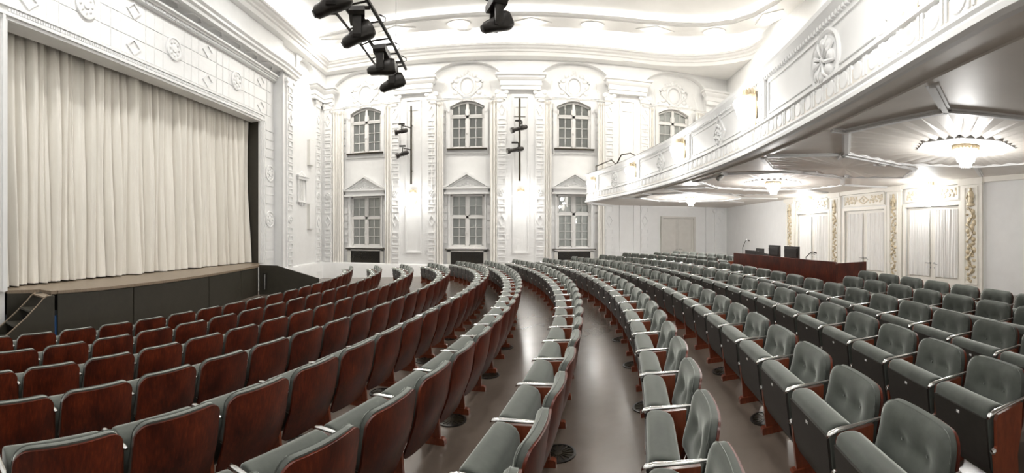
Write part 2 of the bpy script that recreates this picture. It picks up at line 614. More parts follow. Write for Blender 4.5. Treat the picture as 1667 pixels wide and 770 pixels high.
# cartouche in every lunette, pediment over every lower window
for i, c in enumerate(BAYS):
    t = MB(fw)
    o = -0.28
    t.add([(c + 0.34 * math.cos(a) * s, o + h, 8.50 + 0.42 * math.sin(a) * s) for s, h in ((1.25, 0), (1.2, 0.07), (1.0, 0.09), (0.92, 0.03)) for a in [2 * PI * k / 20 for k in range(20)]],
          [(j * 20 + k, j * 20 + (k + 1) % 20, (j + 1) * 20 + (k + 1) % 20, (j + 1) * 20 + k) for j in range(3) for k in range(20)])
    t.blob((c, o, 8.50), (0.30, 0.05, 0.37), 12, 6)
    for s in (-1, 1):
        for (dx, dz, r) in ((0.50, 0.28, 0.13), (0.60, 0.02, 0.11), (0.55, -0.26, 0.14), (0.74, -0.42, 0.12), (0.92, -0.50, 0.10), (0.36, 0.50, 0.12), (1.10, -0.54, 0.08), (0.70, 0.22, 0.07), (0.28, -0.52, 0.10)):
            t.blob((c + s * dx, o, 8.50 + dz), (r, 0.075, r * 0.8), 8, 5)
        pts = [(c + s * (0.45 + 0.25 * math.sin(k * 0.8)), o + 0.04, 8.95 - k * 0.16) for k in range(8)]
        t.tube(pts, 0.035, 5)
    for k in range(5):
        t.blob((c + 0.10 * (k - 2), o, 9.04 + 0.08 * (2 - abs(k - 2))), (0.07, 0.06, 0.10), 6, 4)
    t.obj('cartouche', M['plaster'], wall_back, True, 60)
    t = MB(fw)
    t.box(c - 1.2, c + 1.2, -0.28, -0.20, 7.98, 8.03)
    t.obj('moulding', M['plaster'], wall_back, False)
    if i < 3:
        t = MB(fw)
        zb = 3.86
        t.box(c - 1.04, c + 1.04, -0.28, -0.06, zb - 0.30, zb - 0.22)
        t.box(c - 0.98, c + 0.98, -0.28, -0.14, zb - 0.22, zb - 0.05)
        t.box(c - 1.10, c + 1.10, -0.28, 0.0, zb - 0.05, zb + 0.03)
        for s in (-1, 1):
            t.prism([(c + s * 1.14, zb + 0.03), (c, zb + 0.70), (c, zb + 0.58), (c + s * 0.94, zb + 0.03)][::s], -0.28, 0.02, 1)
            t.prism([(c + s * 0.92, zb + 0.03), (c, zb + 0.57), (c, zb + 0.50), (c + s * 0.80, zb + 0.03)][::s], -0.28, -0.10, 1)
        t.prism([(c - 0.8, zb + 0.03), (c + 0.8, zb + 0.03), (c, zb + 0.50)], -0.28, -0.2, 1)
        t.obj('pediment', M['plaster'], wall_back, False)
        t = MB(fw)
        for (dx, dz, r) in ((0, 0.20, 0.10), (-0.15, 0.14, 0.08), (0.15, 0.14, 0.08), (-0.30, 0.11, 0.07), (0.30, 0.11, 0.07), (-0.43, 0.09, 0.05), (0.43, 0.09, 0.05), (0, 0.34, 0.05)):
            t.blob((c + dx, -0.2, zb + dz), (r, 0.05, r * 0.7), 7, 4)
        t.obj('pediment_carving', M['plaster'], wall_back)
        t = MB(fw)                              # flat architrave beside the lower window, with small blocks
        for s in (-1, 1):
            t.box(c + s * 0.84 - 0.03, c + s * 0.84 + 0.03, -0.28, -0.22, 1.0, 3.56)
            for k in range(6):
                t.box(c + s * 1.02 - 0.10, c + s * 1.02 + 0.10, -0.28, -0.25, 1.3 + 0.36 * k, 1.55 + 0.36 * k)
        t.obj('architrave', M['plaster'], wall_back, False)
    t = MB(fw)
    t.box(c - 0.98, c + 0.98, -0.28, -0.22, 5.42, 5.50)
    t.box(c - 0.98, c - 0.92, -0.28, -0.22, 5.50, 7.75)
    t.box(c + 0.92, c + 0.98, -0.28, -0.22, 5.50, 7.75)
    for k in range(5):
        for s in (-1, 1):
            t.box(c + s * 1.14 - 0.10, c + s * 1.14 + 0.10, -0.28, -0.25, 5.75 + 0.36 * k, 6.0 + 0.36 * k)
    t.obj('upper_architrave', M['plaster'], wall_back, False)

# ---------------------------------------------------------------- windows
ME_PANE = MB().box(-0.5, 0.5, -0.004, 0.004, -0.5, 0.5).mesh('pane', M['glass'], False)
SHUT = MB()
for k in range(10):
    SHUT.prism([(-0.02, k / 10), (0.012, k / 10 + 0.015), (0.0, k / 10 + 0.1)], -0.5, 0.5, 0)
ME_BLIND = SHUT.mesh('blind', M['blind'], False)
win_n = [0]


def window(c, z0, z1, trans, rows_up, rows_lo, arch=0.0, cols=2, label=None):
    win_n[0] += 1
    w = struct(f'window_{win_n[0]}')
    w.location = (c, YW + 0.50, 0)
    hw = 0.80
    f = MB()
    rise = lambda x: arch * max(0.0, math.cos(PI / 2 * min(1, abs(x) / hw)))
    fr_ = 0.075
    f.box(-hw, -hw + fr_, -0.05, 0.05, z0, z1)
    f.box(hw - fr_, hw, -0.05, 0.05, z0, z1)
    f.box(-hw, hw, -0.06, 0.05, z0, z0 + fr_ + 0.02)
    f.box(-hw, hw, -0.07, 0.05, trans - 0.06, trans + 0.06)
    for k in range(8):                          # head, following the arch
        xa, xb = -hw + 2 * hw * k / 8, -hw + 2 * hw * (k + 1) / 8
        f.prism([(xa, z1 + rise(xa) - fr_), (xb, z1 + rise(xb) - fr_), (xb, z1 + rise(xb)), (xa, z1 + rise(xa))], -0.05, 0.05, 1)
    f.box(-0.06, 0.06, -0.07, 0.05, z0, z1 + arch - 0.02)
    f.obj('frame', M['winframe'], w, False)
    mb = MB()
    for s in (-1, 1):
        xa, xb = (0.06, hw - fr_) if s > 0 else (-hw + fr_, -0.06)
        for (a0, a1, n) in ((z0 + fr_ + 0.02, trans - 0.06, rows_lo), (trans + 0.06, z1 - fr_, rows_up)):
            mb.box(xa, xa + 0.045, -0.035, 0.03, a0, a1)
            mb.box(xb - 0.045, xb, -0.035, 0.03, a0, a1)
            mb.box(xa, xb, -0.035, 0.03, a0, a0 + 0.045)
            for j in range(1, n):
                zz = a0 + (a1 - a0) * j / n
                mb.box(xa, xb, -0.03, 0.02, zz - 0.013, zz + 0.013)
            for j in range(1, cols):
                xx = xa + (xb - xa) * j / cols
                top = a1 + (rise(xx) if a0 > trans else 0)
                mb.box(xx - 0.013, xx + 0.013, -0.03, 0.02, a0, top)
            for j in range(n):
                for q in range(cols):
                    wx = (xb - xa) / cols
                    cx = xa + wx * (q + 0.5)
                    hz = (a1 - a0) / n
                    ex = rise(cx) if (a0 > trans and j == n - 1) else 0
                    inst('pane', ME_PANE, w, Matrix.Translation((cx, 0, a0 + hz * (j + 0.5) + ex / 2)) @ Matrix.Diagonal((wx, 1, hz + ex, 1)))
    mb.obj('glazing_bars', M['winframe'], w, False)
    h = MB()
    h.box(-0.02, 0.02, -0.10, -0.07, (z0 + trans) / 2 - 0.06, (z0 + trans) / 2 + 0.06)
    h.tube([(0, -0.10, (z0 + trans) / 2), (-0.09, -0.11, (z0 + trans) / 2 - 0.02)], 0.014, 6)
    h.obj('handle', M['winframe'], w)
    bl = MB()
    n = 26
    zt = z1 + arch
    for k in range(n):
        za, zb_ = z0 + (zt - z0) * k / n, z0 + (zt - z0) * (k + 1) / n
        bl.prism([(0.065, za), (0.085, za + 0.01), (0.07, zb_)], -hw, hw, 0)
    bl.obj('blind', M['blind'], w, False)['kind'] = 'stuff'
    bk = MB().box(-hw - 0.05, hw + 0.05, 0.095, 0.115, z0 - 0.05, zt + 0.1).obj('outer_board', M['blind'], w, False)
    s = MB()
    s.box(-hw - 0.13, hw + 0.13, -0.40, -0.05, z0 - 0.05, z0)
    s.obj('sill', M['bronze'] if rows_lo == 3 and arch else M['winframe'], w, False)
    return w


for i, c in enumerate(BAYS):
    window(c, 5.66, 7.60, 7.17, 1, 3, 0.26)
for i, c in enumerate(BAYS[:3]):
    if i < 2:
        window(c, 1.10, 3.56, 2.52, 2, 3)
    else:
        window(c, 1.02, 3.56, 2.66, 2, 4)

# ---------------------------------------------------------------- ceiling with its cornice and the hanging ring
b = MB()
b.box(-11.0, 12.0, -3.4, YW + 0.6, CEIL, CEIL + 0.2)
b.obj('ceiling', M['ceil'], kind='structure', smooth=False)
arc_pts = [(5.6, 18.66)] + [(p[0], p[1]) for p in ((6.6, 18.60), (7.5, 18.40), (8.35, 18.05), (9.15, 17.50), (9.75, 16.85), (10.2, 16.1), (10.35, 15.0), (10.3, 13.5))]
path = [(-7.5, -2.8), (-8.0, 2.0), (-8.35, 6.5), (-8.59, 11.7), (-8.72, 18.66), (-4, 18.66), (0, 18.66), (3, 18.66)] + arc_pts + [(9.6, 8.0), (8.4, -2.8)]
cor = [(0.60, 9.60), (0.0, 9.60), (-0.03, 9.66), (-0.05, 9.74), (-0.12, 9.76), (-0.13, 9.84), (-0.22, 9.88), (-0.24, 9.95), (-0.30, 9.97), (-0.30, 10.07), (-0.26, 10.07), (-0.26, 10.03), (-0.08, 10.03)]
cor += [(-0.08 - 0.70 * (1 - math.cos(t * PI / 16)), 10.05 + 0.39 * math.sin(t * PI / 16)) for t in range(9)] + [(-0.9, CEIL + 0.01)]
t = MB()
t.sweep(path, cor)
t.obj('trim_1', M['ceil'], None, True, 30, kind='structure')
# the light tube lying in the cove behind the lip of the cornice
t = MB()
t.sweep(path, [(-0.13, 10.034), (-0.13, 10.055), (-0.20, 10.055), (-0.20, 10.034)], True, True)
o = t.obj('cove_light', M['lamp_cove'], None, False)
tag(o, 'hidden light strip in the ceiling cove above the cornice, all round the hall', 'light')
# shelf closing the gap between the rounded cornice and the walls at the far right corner
t = MB()
t.prism([(5.0, 18.6)] + arc_pts[1:] + [(9.6, 8.0), (12.0, 8.0), (12.0, 19.4), (5.0, 19.4)], 9.62, 9.70, 2)
t.obj('trim_2', M['ceil'], None, False, kind='structure')
# ring: a band hung under the ceiling, straight along the window wall and rounded into the corner
rc = [(-8.0, 16.75), (-5, 16.72), (0, 16.70), (3.0, 16.66), (5.0, 16.52), (6.6, 16.25), (7.9, 15.70), (8.75, 14.90), (9.25, 13.9), (9.45, 12.5), (9.3, 8.0), (8.6, 1.0)]
rw = 0.46
rprof = [(rw + 0.02, CEIL + 0.02), (rw + 0.02, 10.22), (rw - 0.04, 10.15), (rw - 0.04, 10.12), (-rw + 0.05, 10.12), (-rw + 0.05, 10.15), (-rw, 10.18), (-rw, 10.29), (-rw + 0.04, 10.29), (-rw + 0.04, 10.25), (-rw + 0.24, 10.25), (-rw + 0.22, CEIL + 0.02)]
t = MB()
t.sweep(rc, rprof, False, True)
t.obj('trim_3', M['ceil'], None, True, 30, kind='structure')
t = MB()  # glowing strip added on the ring to brighten the middle of the ceiling
t.sweep(rc, [(-rw + 0.10, 10.252), (-rw + 0.10, 10.272), (-rw + 0.16, 10.272), (-rw + 0.16, 10.252)], True, True)
o = t.obj('cove_light', M['added_ring_glow'], None, False)
tag(o, 'hidden light strip on the inner lip of the hanging ceiling ring', 'light')

# ---------------------------------------------------------------- left side: proscenium and side wall
wall_left = struct('wall_left')
FA = curve_fn([(-8.05, 3.14), (-8.46, 4.85), (-8.82, 7.13), (-9.08, 9.69), (-9.28, 13.6), (-9.36, 15.0)])
FR = curve_fn([(-7.15, 0.5), (-7.62, 3.14), (-8.2, 5.8), (-8.55, 8.46), (-8.76, 11.5), (-8.90, 14.85)])


def on_curve(fn):
    def fr(s, n, z):
        d = (fn(s + 0.01) - fn(s - 0.01)) / 0.02
        l = math.hypot(1, d)
        return (fn(s) + n / l, s - n * d / l, z)
    return fr


def dirs(fn, s):
    d = (fn(s + 0.01) - fn(s - 0.01)) / 0.02
    l = math.hypot(1, d)
    return (fn(s), s), (d / l, 1 / l), (1 / l, -d / l)


ffa, ffr = on_curve(FA), on_curve(FR)
OPEN0, OPEN1, OTOP, STAGE = 3.16, 13.62, 6.12, 0.62
b = MB(ffa)
b.box(-2.5, 15.1, -0.32, 0, OTOP, CEIL, seg=14)           # over the opening
b.box(-2.5, OPEN0, -0.32, 0, -0.9, OTOP, seg=4)           # near jamb
b.box(OPEN1, 15.1, -0.32, 0, -0.9, OTOP, seg=2)           # far jamb
b.obj('proscenium', M['plaster'], wall_left, smooth=False)
b = MB(ffr)
b.box(-2.5, 14.85, -0.22, 0, 8.41, CEIL, seg=14)          # front plane above the deep soffit
b.obj('front_arch', M['plaster'], wall_left, smooth=False)
# soffit between the two planes, and the splayed far return
b = MB()
ys = [-2.5 + 17.4 * k / 16 for k in range(17)]
b.add([ffr(y, -0.1, 8.43) for y in ys] + [(FA(min(y * 1.003, 15.0)) - 0.05, min(y * 1.01, 15.05), 8.27) for y in ys], [(k, k + 1, 17 + k + 1, 17 + k) for k in range(16)])
b.add([(-8.90, 14.85, -0.9), (-9.40, 15.02, -0.9), (-9.40, 15.02, 8.45), (-8.90, 14.85, 8.45)], [(0, 1, 2, 3)])
b.obj('soffit', M['plaster'], wall_left, smooth=False)
# hexagonal coffers on the soffit
hexm = MB()
for k in range(6):
    a0, a1 = PI / 3 * k, PI / 3 * (k + 1)
    hexm.prism([(0.42 * math.cos(a0), 0.20 * math.sin(a0)), (0.42 * math.cos(a1), 0.20 * math.sin(a1)), (0.34 * math.cos(a1), 0.14 * math.sin(a1)), (0.34 * math.cos(a0), 0.14 * math.sin(a0))], -0.03, 0.03, 2)
ME_HEX = hexm.mesh('coffer', M['plaster'], False)
for k in range(9):
    y = 5.0 + 1.12 * k
    x = (FA(y) + FR(y)) / 2
    tilt = math.atan2(0.15, FR(y) - FA(y))
    inst('coffer', ME_HEX, wall_left, Matrix.Translation((x, y, 8.355)) @ Matrix.Rotation(PI / 2, 4, 'Z') @ Matrix.Rotation(-tilt, 4, 'X'))
# mouldings: round the opening, cornice of the front plane, beaded band under the soffit
t = MB(ffa)
for (n0, n1, z0, z1) in ((0, 0.10, OTOP, OTOP + 0.07), (0, 0.14, OTOP + 0.07, OTOP + 0.14), (0, 0.09, OTOP + 0.14, OTOP + 0.26), (0, 0.13, OTOP + 0.26, OTOP + 0.32)):
    t.box(OPEN0 - 0.3, OPEN1 + 0.3, n0, n1, z0, z1, seg=14)
for (n0, n1, s0, s1) in ((0, 0.10, 0, 0.07), (0, 0.14, 0.07, 0.14), (0, 0.09, 0.14, 0.26), (0, 0.13, 0.26, 0.32)):
    t.box(OPEN1 + s0, OPEN1 + s1, n0, n1, STAGE + 0.01, OTOP + s1)
    t.box(OPEN0 - s1, OPEN0 - s0, n0, n1, STAGE + 0.01, OTOP + s1)
t.obj('opening_moulding', M['plaster'], wall_left, False)
t = MB(ffa)
for k in range(150):
    s = OPEN0 + (OPEN1 - OPEN0) * (k + 0.5) / 150
    t.box(s - 0.022, s + 0.022, 0.09, 0.125, OTOP + 0.17, OTOP + 0.23)
t.obj('bead_row', M['plaster'], wall_left, False)['kind'] = 'stuff'
t = MB()
ypts = [(FR(y), y) for y in [-2.4 + 17.25 * k / 14 for k in range(15)]]
t.sweep(ypts + [(-9.0, 16.1), (-9.16, 16.1)], [(0, 8.41), (-0.06, 8.41), (-0.08, 8.50), (-0.16, 8.54), (-0.16, 8.62), (-0.24, 8.68), (-0.24, 8.76), (0, 8.80)])
t.obj('front_cornice', M['plaster'], wall_left, True, 25)
t = MB(ffa)
t.box(-2, 15.0, 0, 0.10, 8.00, 8.10, seg=14)
t.box(-2, 15.0, 0, 0.18, 8.10, 8.16, seg=14)
t.box(-2, 15.0, 0, 0.26, 8.16, 8.22, seg=14)
t.obj('upper_cornice', M['plaster'], wall_left, False)
t = MB(ffa)
for k in range(190):
    s = 4.0 + 11.0 * k / 190
    t.box(s, s + 0.03, 0.10, 0.15, 8.02, 8.09)
t.obj('dentil_row', M['plaster'], wall_left, False)['kind'] = 'stuff'
# the fascia: raised panels with recessed joints, one in three holding a medallion
ME_SLAB = MB()
ME_SLAB.prism([(-0.5, -0.5), (0.5, -0.5), (0.5, 0.5), (-0.5, 0.5)], 0, 0.018, 1)
ME_SLAB = ME_SLAB.mesh('panel', M['plaster'], False)
cut = MB()
cut.lathe([(0.34, 0.0), (0.34, 0.05), (0.29, 0.06), (0.27, 0.03), (0.12, 0.03), (0.10, 0.06), (0.0, 0.07)], 24, (0, 0, 0), 1)
for k in range(8):
    cut.blob((0.19 * math.cos(PI / 4 * k), 0.03, 0.19 * math.sin(PI / 4 * k)), (0.055, 0.035, 0.055), 6, 4)
ME_MED = cut.mesh('medallion', M['plaster'])
loz = MB()
for k in range(4):
    a0, a1 = PI / 2 * k, PI / 2 * (k + 1)
    loz.prism([(0.26 * math.cos(a0), 0.26 * math.sin(a0)), (0.26 * math.cos(a1), 0.26 * math.sin(a1)), (0.20 * math.cos(a1), 0.20 * math.sin(a1)), (0.20 * math.cos(a0), 0.20 * math.sin(a0))], 0, 0.035, 1)
ME_LOZ = loz.mesh('lozenge', M['plaster'], False)
widths = (0.95, 0.36, 0.36, 0.95, 0.36, 0.36)
s = 1.6
col = 0
rows = ((6.52, 6.98), (7.01, 7.47), (7.50, 7.94))
while s < 14.6:
    w = widths[col % 6]
    if s + w > 14.95:
        break
    for ri, (z0, z1) in enumerate(rows):
        o, ud, nd = dirs(FA, s + w / 2)
        F = frame((o[0], o[1], (z0 + z1) / 2), ud, nd)
        inst('panel', ME_SLAB, wall_left, F @ Matrix.Diagonal((w - 0.03, 1, z1 - z0, 1)))
        if w > 0.9:
            if col % 6 == 0 and ri == 1:
                inst('medallion', ME_MED, wall_left, F @ Matrix.Translation((0, 0.018, 0)))
            elif col % 6 == 3 and ri != 1:
                inst('lozenge', ME_LOZ, wall_left, F @ Matrix.Translation((0, 0.018, 0)) @ Matrix.Diagonal((1.1, 1, 0.85, 1)))
    s += w
    col += 1
z = 0.9
k = 0
while z < 6.2:                                            # relief column beside the opening
    o, ud, nd = dirs(FA, 14.48)
    F = frame((o[0], o[1], z), ud, nd)
    if k in (4, 8, 13):
        inst('medallion', ME_MED, wall_left, F)
        z += 0.42
    else:
        inst('panel', ME_SLAB, wall_left, F @ Matrix.Diagonal((0.66, 1.4, 0.30, 1)))
    z += 0.36
    k += 1
# side wall beyond the stage: pilaster, plain field with a little window, corner pilaster, arch
b = MB()
b.box(-9.6, -9.0, 14.86, 16.1, -0.9, 8.5)
b.box(-9.7, -9.2, 16.0, YW + 0.3, -0.9, CEIL)
b.box(-9.7, -9.05, 14.86, 16.1, 8.5, CEIL)
b.obj('side_masonry', M['plaster'], wall_left, smooth=False)
pilaster(15.48, -0.5, 8.25, wall_left, lambda u: ((-9.0, u), (0, 1), (1, 0)), 0.5, special=((2.35, 'r'), (6.6, 'd')))
pilaster(18.55, -0.5, 8.22, wall_left, lambda u: ((-9.2, u), (0, 1), (1, 0)), 0.42, special=((2.35, 'd'), (3.6, 'r'), (7.35, 'd')))
t = MB()
t.sweep([(-9.2, 18.0), (-9.06, 18.0), (-9.06, YW)], [(-o, z) for o, z in ent_prof])
t.box(-9.2, -9.06, 18.0, YW, 8.2, 8.9)
t.obj('entablature', M['plaster'], wall_left, True, 25)
t = MB()
arcp = [(17.05 - 0.95 * math.cos(PI * k / 14), 8.75 + 0.85 * math.sin(PI * k / 14)) for k in range(15)]
for q0, q1 in zip(arcp, arcp[1:]):
    t.prism([q0, q1, (q1[0], CEIL), (q0[0], CEIL)], -9.2, -8.95, 0)
t.box(-9.2, -8.95, 18.0, YW, 8.9, CEIL)
t.obj('side_lunette', M['plaster'], wall_left, False)
t = MB()
t.sweep([(-9.2, YW - 0.03), (-9.2, 16.1), (-9.0, 16.1), (-9.0, 14.9)], [(0, 0.36), (0.10, 0.33), (0.12, 0.27), (0.12, -0.9)])
t.obj('baseboard_left', M['plaster'], None, True, 30, kind='structure')
# little niche window in the side wall
wn = struct('window_8')
t = MB(lambda u, n, z: (-9.2 + n, u, z))
cy, cz = 16.95, 3.72
for (x0, x1, z0, z1, n1) in ((-0.46, 0.46, 0.48, 0.60, 0.12), (-0.52, 0.52, 0.60, 0.66, 0.16), (-0.40, -0.32, -0.48, 0.48, 0.09), (0.32, 0.40, -0.48, 0.48, 0.09), (-0.46, 0.46, -0.56, -0.48, 0.12)):
    t.box(cy + x0, cy + x1, 0, n1, cz + z0, cz + z1)
for dx, dz, r in ((0, 0.78, 0.12), (-0.16, 0.72, 0.08), (0.16, 0.72, 0.08), (-0.3, 0.69, 0.05), (0.3, 0.69, 0.05), (0, -0.63, 0.09), (-0.2, -0.62, 0.06), (0.2, -0.62, 0.06)):
    t.blob((cy + dx, 0.04, cz + dz), (r, 0.05, r), 7, 4)
t.obj('frame', M['plaster'], wn, True, 30)
MB().box(-9.195, -9.185, cy - 0.32, cy + 0.32, cz - 0.48, cz + 0.48).obj('pane', M['blind'], wn, False)
t = MB(lambda u, n, z: (-9.2 + n, u, z))
for k in range(1, 5):
    t.box(cy - 0.32 + 0.64 * k / 5 - 0.012, cy - 0.32 + 0.64 * k / 5 + 0.012, 0, 0.03, cz - 0.48, cz + 0.48)
t.obj('bar', M['steel'], wn, False)

# stage house behind the curtain, dark
b = MB()
b.box(-13.2, -13.0, -3.0, 18.0, -0.9, CEIL)
b.box(-13.2, -9.6, 15.1, 15.2, -0.9, CEIL)
b.box(-13.2, -8.0, -3.2, -3.0, -0.9, CEIL)
b.obj('wall_stage', M['dark'], kind='structure', smooth=False)
b = MB(ffa)
b.box(OPEN1 - 0.005, OPEN1 + 0.02, -0.60, -0.002, STAGE, OTOP)
b.obj('trim_4', M['dark'], kind='structure', smooth=False)

# walls that close the room behind the camera
b = MB()
b.box(-10.5, 12.0, -3.4, -3.2, -0.9, CEIL)
b.obj('wall_front', M['plaster'], kind='structure', smooth=False)

# ---------------------------------------------------------------- right side: wall with the doors, under the balcony
wall_right = struct('wall_right')


def dr(s):
    l = math.hypot(1, 0.126)
    return (rw_x(s), s), (0.126 / l, 1 / l), (-1 / l, 0.126 / l)


def frw(s, n, z):
    o, ud, nd = dr(s)
    return (o[0] + nd[0] * n, o[1] + nd[1] * n, z)


def rwy(x):
    return on_line(x, RW0, RW1)[1]


DOORS = [(rwy(1299.0), rwy(1349.6)), (rwy(1376.0), rwy(1441.5)), (rwy(1475.6), rwy(1562.8))]
DOORS = [(min(d), max(d)) for d in DOORS]
DTOP = 2.47
b = MB(frw)
cuts = sorted(DOORS)
s0 = -3.4
for d0, d1 in cuts:
    b.box(s0, d0, -0.3, 0, -0.5, CEIL)
    b.box(d0, d1, -0.3, 0, DTOP, CEIL)
    s0 = d1
b.box(s0, 19.7, -0.3, 0, -0.5, CEIL)
b.obj('masonry', M['plaster'], wall_right, smooth=False)

# ---------------------------------------------------------------- doors
relief_rng = random.Random(3)


def carving(mb, u0, u1, z0, z1, n, dens=1.0, fig=False):
    """Scrolls and leaves heaped inside a field."""
    w, h = u1 - u0, z1 - z0
    cnt = int(26 * dens)
    for k in range(cnt):
        u = u0 + w * (0.5 + 0.42 * math.sin(k * 2.4))
        z = z0 + h * (k + 0.5) / cnt if h > w else z0 + h * (0.5 + 0.36 * math.sin(k * 1.7))
        if h <= w:
            u = u0 + w * (k + 0.5) / cnt
        r = min(w, h) * relief_rng.uniform(0.16, 0.30)
        mb.blob((u, n, z), (r, 0.03, r * relief_rng.uniform(0.55, 1.2)), 7, 4)
    if h > w:
        c = (u0 + u1) / 2
        mb.tube([(c + w * 0.3 * math.sin(k * 1.1), n + 0.025, z0 + h * k / 24) for k in range(25)], w * 0.07, 5)


def door(num, s0, s1, top, zf, fr_fn, sheer, mat='cream'):
    d = struct(f'door_{num}')
    fr = fr_fn
    t = MB(fr)
    for a, c in ((s0 - 0.09, s0), (s1, s1 + 0.09)):
        t.box(a, c, -0.12, 0.05, zf, top + 0.09)
    t.box(s0, s1, -0.12, 0.05, top, top + 0.09)
    t.obj('frame', M[mat], d, False)
    mid = (s0 + s1) / 2
    for j, (a, c) in enumerate(((s0, mid - 0.004), (mid + 0.004, s1))):
        lf = MB(fr)
        lf.box(a, c, -0.10, -0.06, zf + 0.01, top - 0.005)
        st = 0.09
        for (p, q, z0, z1) in ((a, a + st, zf + 0.01, top - 0.01), (c - st, c, zf + 0.01, top - 0.01), (a + st, c - st, top - st - 0.01, top - 0.01), (a + st, c - st, zf + 0.01, zf + 0.2), (a + st, c - st, zf + 0.52, zf + 0.6)):
            lf.box(p, q, -0.06, -0.035, z0, z1)
        lo = lf.obj('door_leaf', M[mat], d, False)
        hs = c - 0.06 if j == 0 else a + 0.06
        sg = -1 if j == 0 else 1
        h = MB(fr)
        zh = zf + 0.60
        h.tube([(hs, -0.035, zh), (hs, 0.03, zh), (hs + sg * 0.13, 0.03, zh - (0.03 if j == 0 else 0))], 0.012, 6)
        h.lathe([(0.024, -0.035), (0.024, -0.028), (0, -0.026)], 10, (hs, 0, zh), 1)
        h.lathe([(0.02, -0.035), (0.02, -0.028), (0, -0.026)], 10, (hs, 0, zh - 0.12), 1)
        h.obj('handle', M['steel'], lo)
        if sheer:
            cu = MB(fr)
            n = 40
            cu.grid(lambda u, w: (a + 0.07 + (c - a - 0.14) * u, -0.015 + 0.014 * math.sin(u * 62 + 2 * math.sin(w * 2 + u * 9)) + 0.01 * math.sin(u * 23),
                                  top - 0.09 - (top - zf - 0.35) * w), 60, 6)
            cu.obj('sheer_curtain', M['sheer'], lo)
    return d


ZF = lambda x: 0.05 * x
for k, (s0, s1) in enumerate(DOORS):
    door(k + 1, s0, s1, DTOP, ZF(rw_x((s0 + s1) / 2)), frw, k != 1 or True)
door(4, 7.10, 8.72, 2.49, 0.39, lambda u, n, z: (u, YW - 0.0 - n, z), False, 'greige')

# gilded pilasters and the panels over the doors
for k, (xa, xb) in enumerate(((1573.7, 1592.8), (1452.4, 1463.3), (1357.8, 1365.7), (1284.7, 1292.0))):
    sa, sb = sorted((rwy(xa), rwy(xb)))
    c, hw = (sa + sb) / 2, max(0.13, (sb - sa) / 2)
    o, ud, nd = dr(c)
    po = MB()
    po.box(-hw - 0.14, hw + 0.14, 0, 0.07, -0.1, 3.0)
    po.box(-hw - 0.18, hw + 0.18, 0, 0.12, 2.92, 3.06)
    for (x0, x1, z0, z1) in ((-hw - 0.03, -hw, 0.6, 2.88), (hw, hw + 0.03, 0.6, 2.88), (-hw, hw, 2.85, 2.88), (-hw, hw, 0.6, 0.63)):
        po.box(x0, x1, 0.07, 0.09, z0, z1)
    pil = inst('pilaster', po.mesh('pilaster', M['cream'], False), wall_right, frame((o[0], o[1], 0), ud, nd))
    cv = MB()
    carving(cv, -hw * 0.72, hw * 0.72, 0.66, 2.40, 0.075, 1.4)
    # small standing figure at the head of the panel
    for (z, rx, rz) in ((2.46, 0.75, 0.05), (2.56, 0.42, 0.13), (2.70, 0.50, 0.10), (2.81, 0.24, 0.055)):
        cv.blob((0, 0.08, z), (hw * rx, 0.04, rz), 8, 6)
    for sg in (-1, 1):
        cv.tube([(sg * hw * 0.35, 0.09, 2.73), (sg * hw * 0.62, 0.10, 2.62), (sg * hw * 0.45, 0.10, 2.52)], 0.022, 5)
    inst('carving', cv.mesh('carving', M['gold']), pil)
for k, (s0, s1) in enumerate(DOORS):
    zt = 2.62
    t = MB(frw)
    t.box(s0 - 0.02, s1 + 0.02, 0, 0.03, zt - 0.04, 2.95)
    for (a, c, z0, z1) in ((s0, s0 + 0.04, zt, 2.92), (s1 - 0.04, s1, zt, 2.92), (s0, s1, zt - 0.02, zt + 0.02), (s0, s1, 2.90, 2.94)):
        t.box(a, c, 0.03, 0.06, z0, z1)
    op = t.obj('overdoor', M['cream'], wall_right, False)
    t = MB(frw)
    m_ = (s0 + s1) / 2
    w = (s1 - s0) * 0.5
    carving(t, s0 + 0.06, m_ - w * 0.30, zt + 0.04, 2.88, 0.03, 0.6)
    carving(t, m_ + w * 0.30, s1 - 0.06, zt + 0.04, 2.88, 0.03, 0.6)
    for kk in range(4):
        a0, a1 = PI / 2 * kk, PI / 2 * (kk + 1)
        t.prism([(m_ + 0.28 * w * math.cos(a0), 2.76 + 0.13 * math.sin(a0)), (m_ + 0.28 * w * math.cos(a1), 2.76 + 0.13 * math.sin(a1)),
                 (m_ + 0.20 * w * math.cos(a1), 2.76 + 0.09 * math.sin(a1)), (m_ + 0.20 * w * math.cos(a0), 2.76 + 0.09 * math.sin(a0))], 0.03, 0.055, 1)
    t.blob((m_, 0.03, 2.76), (0.05, 0.03, 0.05), 8, 5)
    t.obj('overdoor_carving', M['frieze'], op)
t = MB(frw)
t.box(2.0, DOORS[0][1] + 0.9, 0, 0.10, 2.96, 3.08, seg=1)
t.obj('trim_5', M['cream'], None, False, kind='structure')

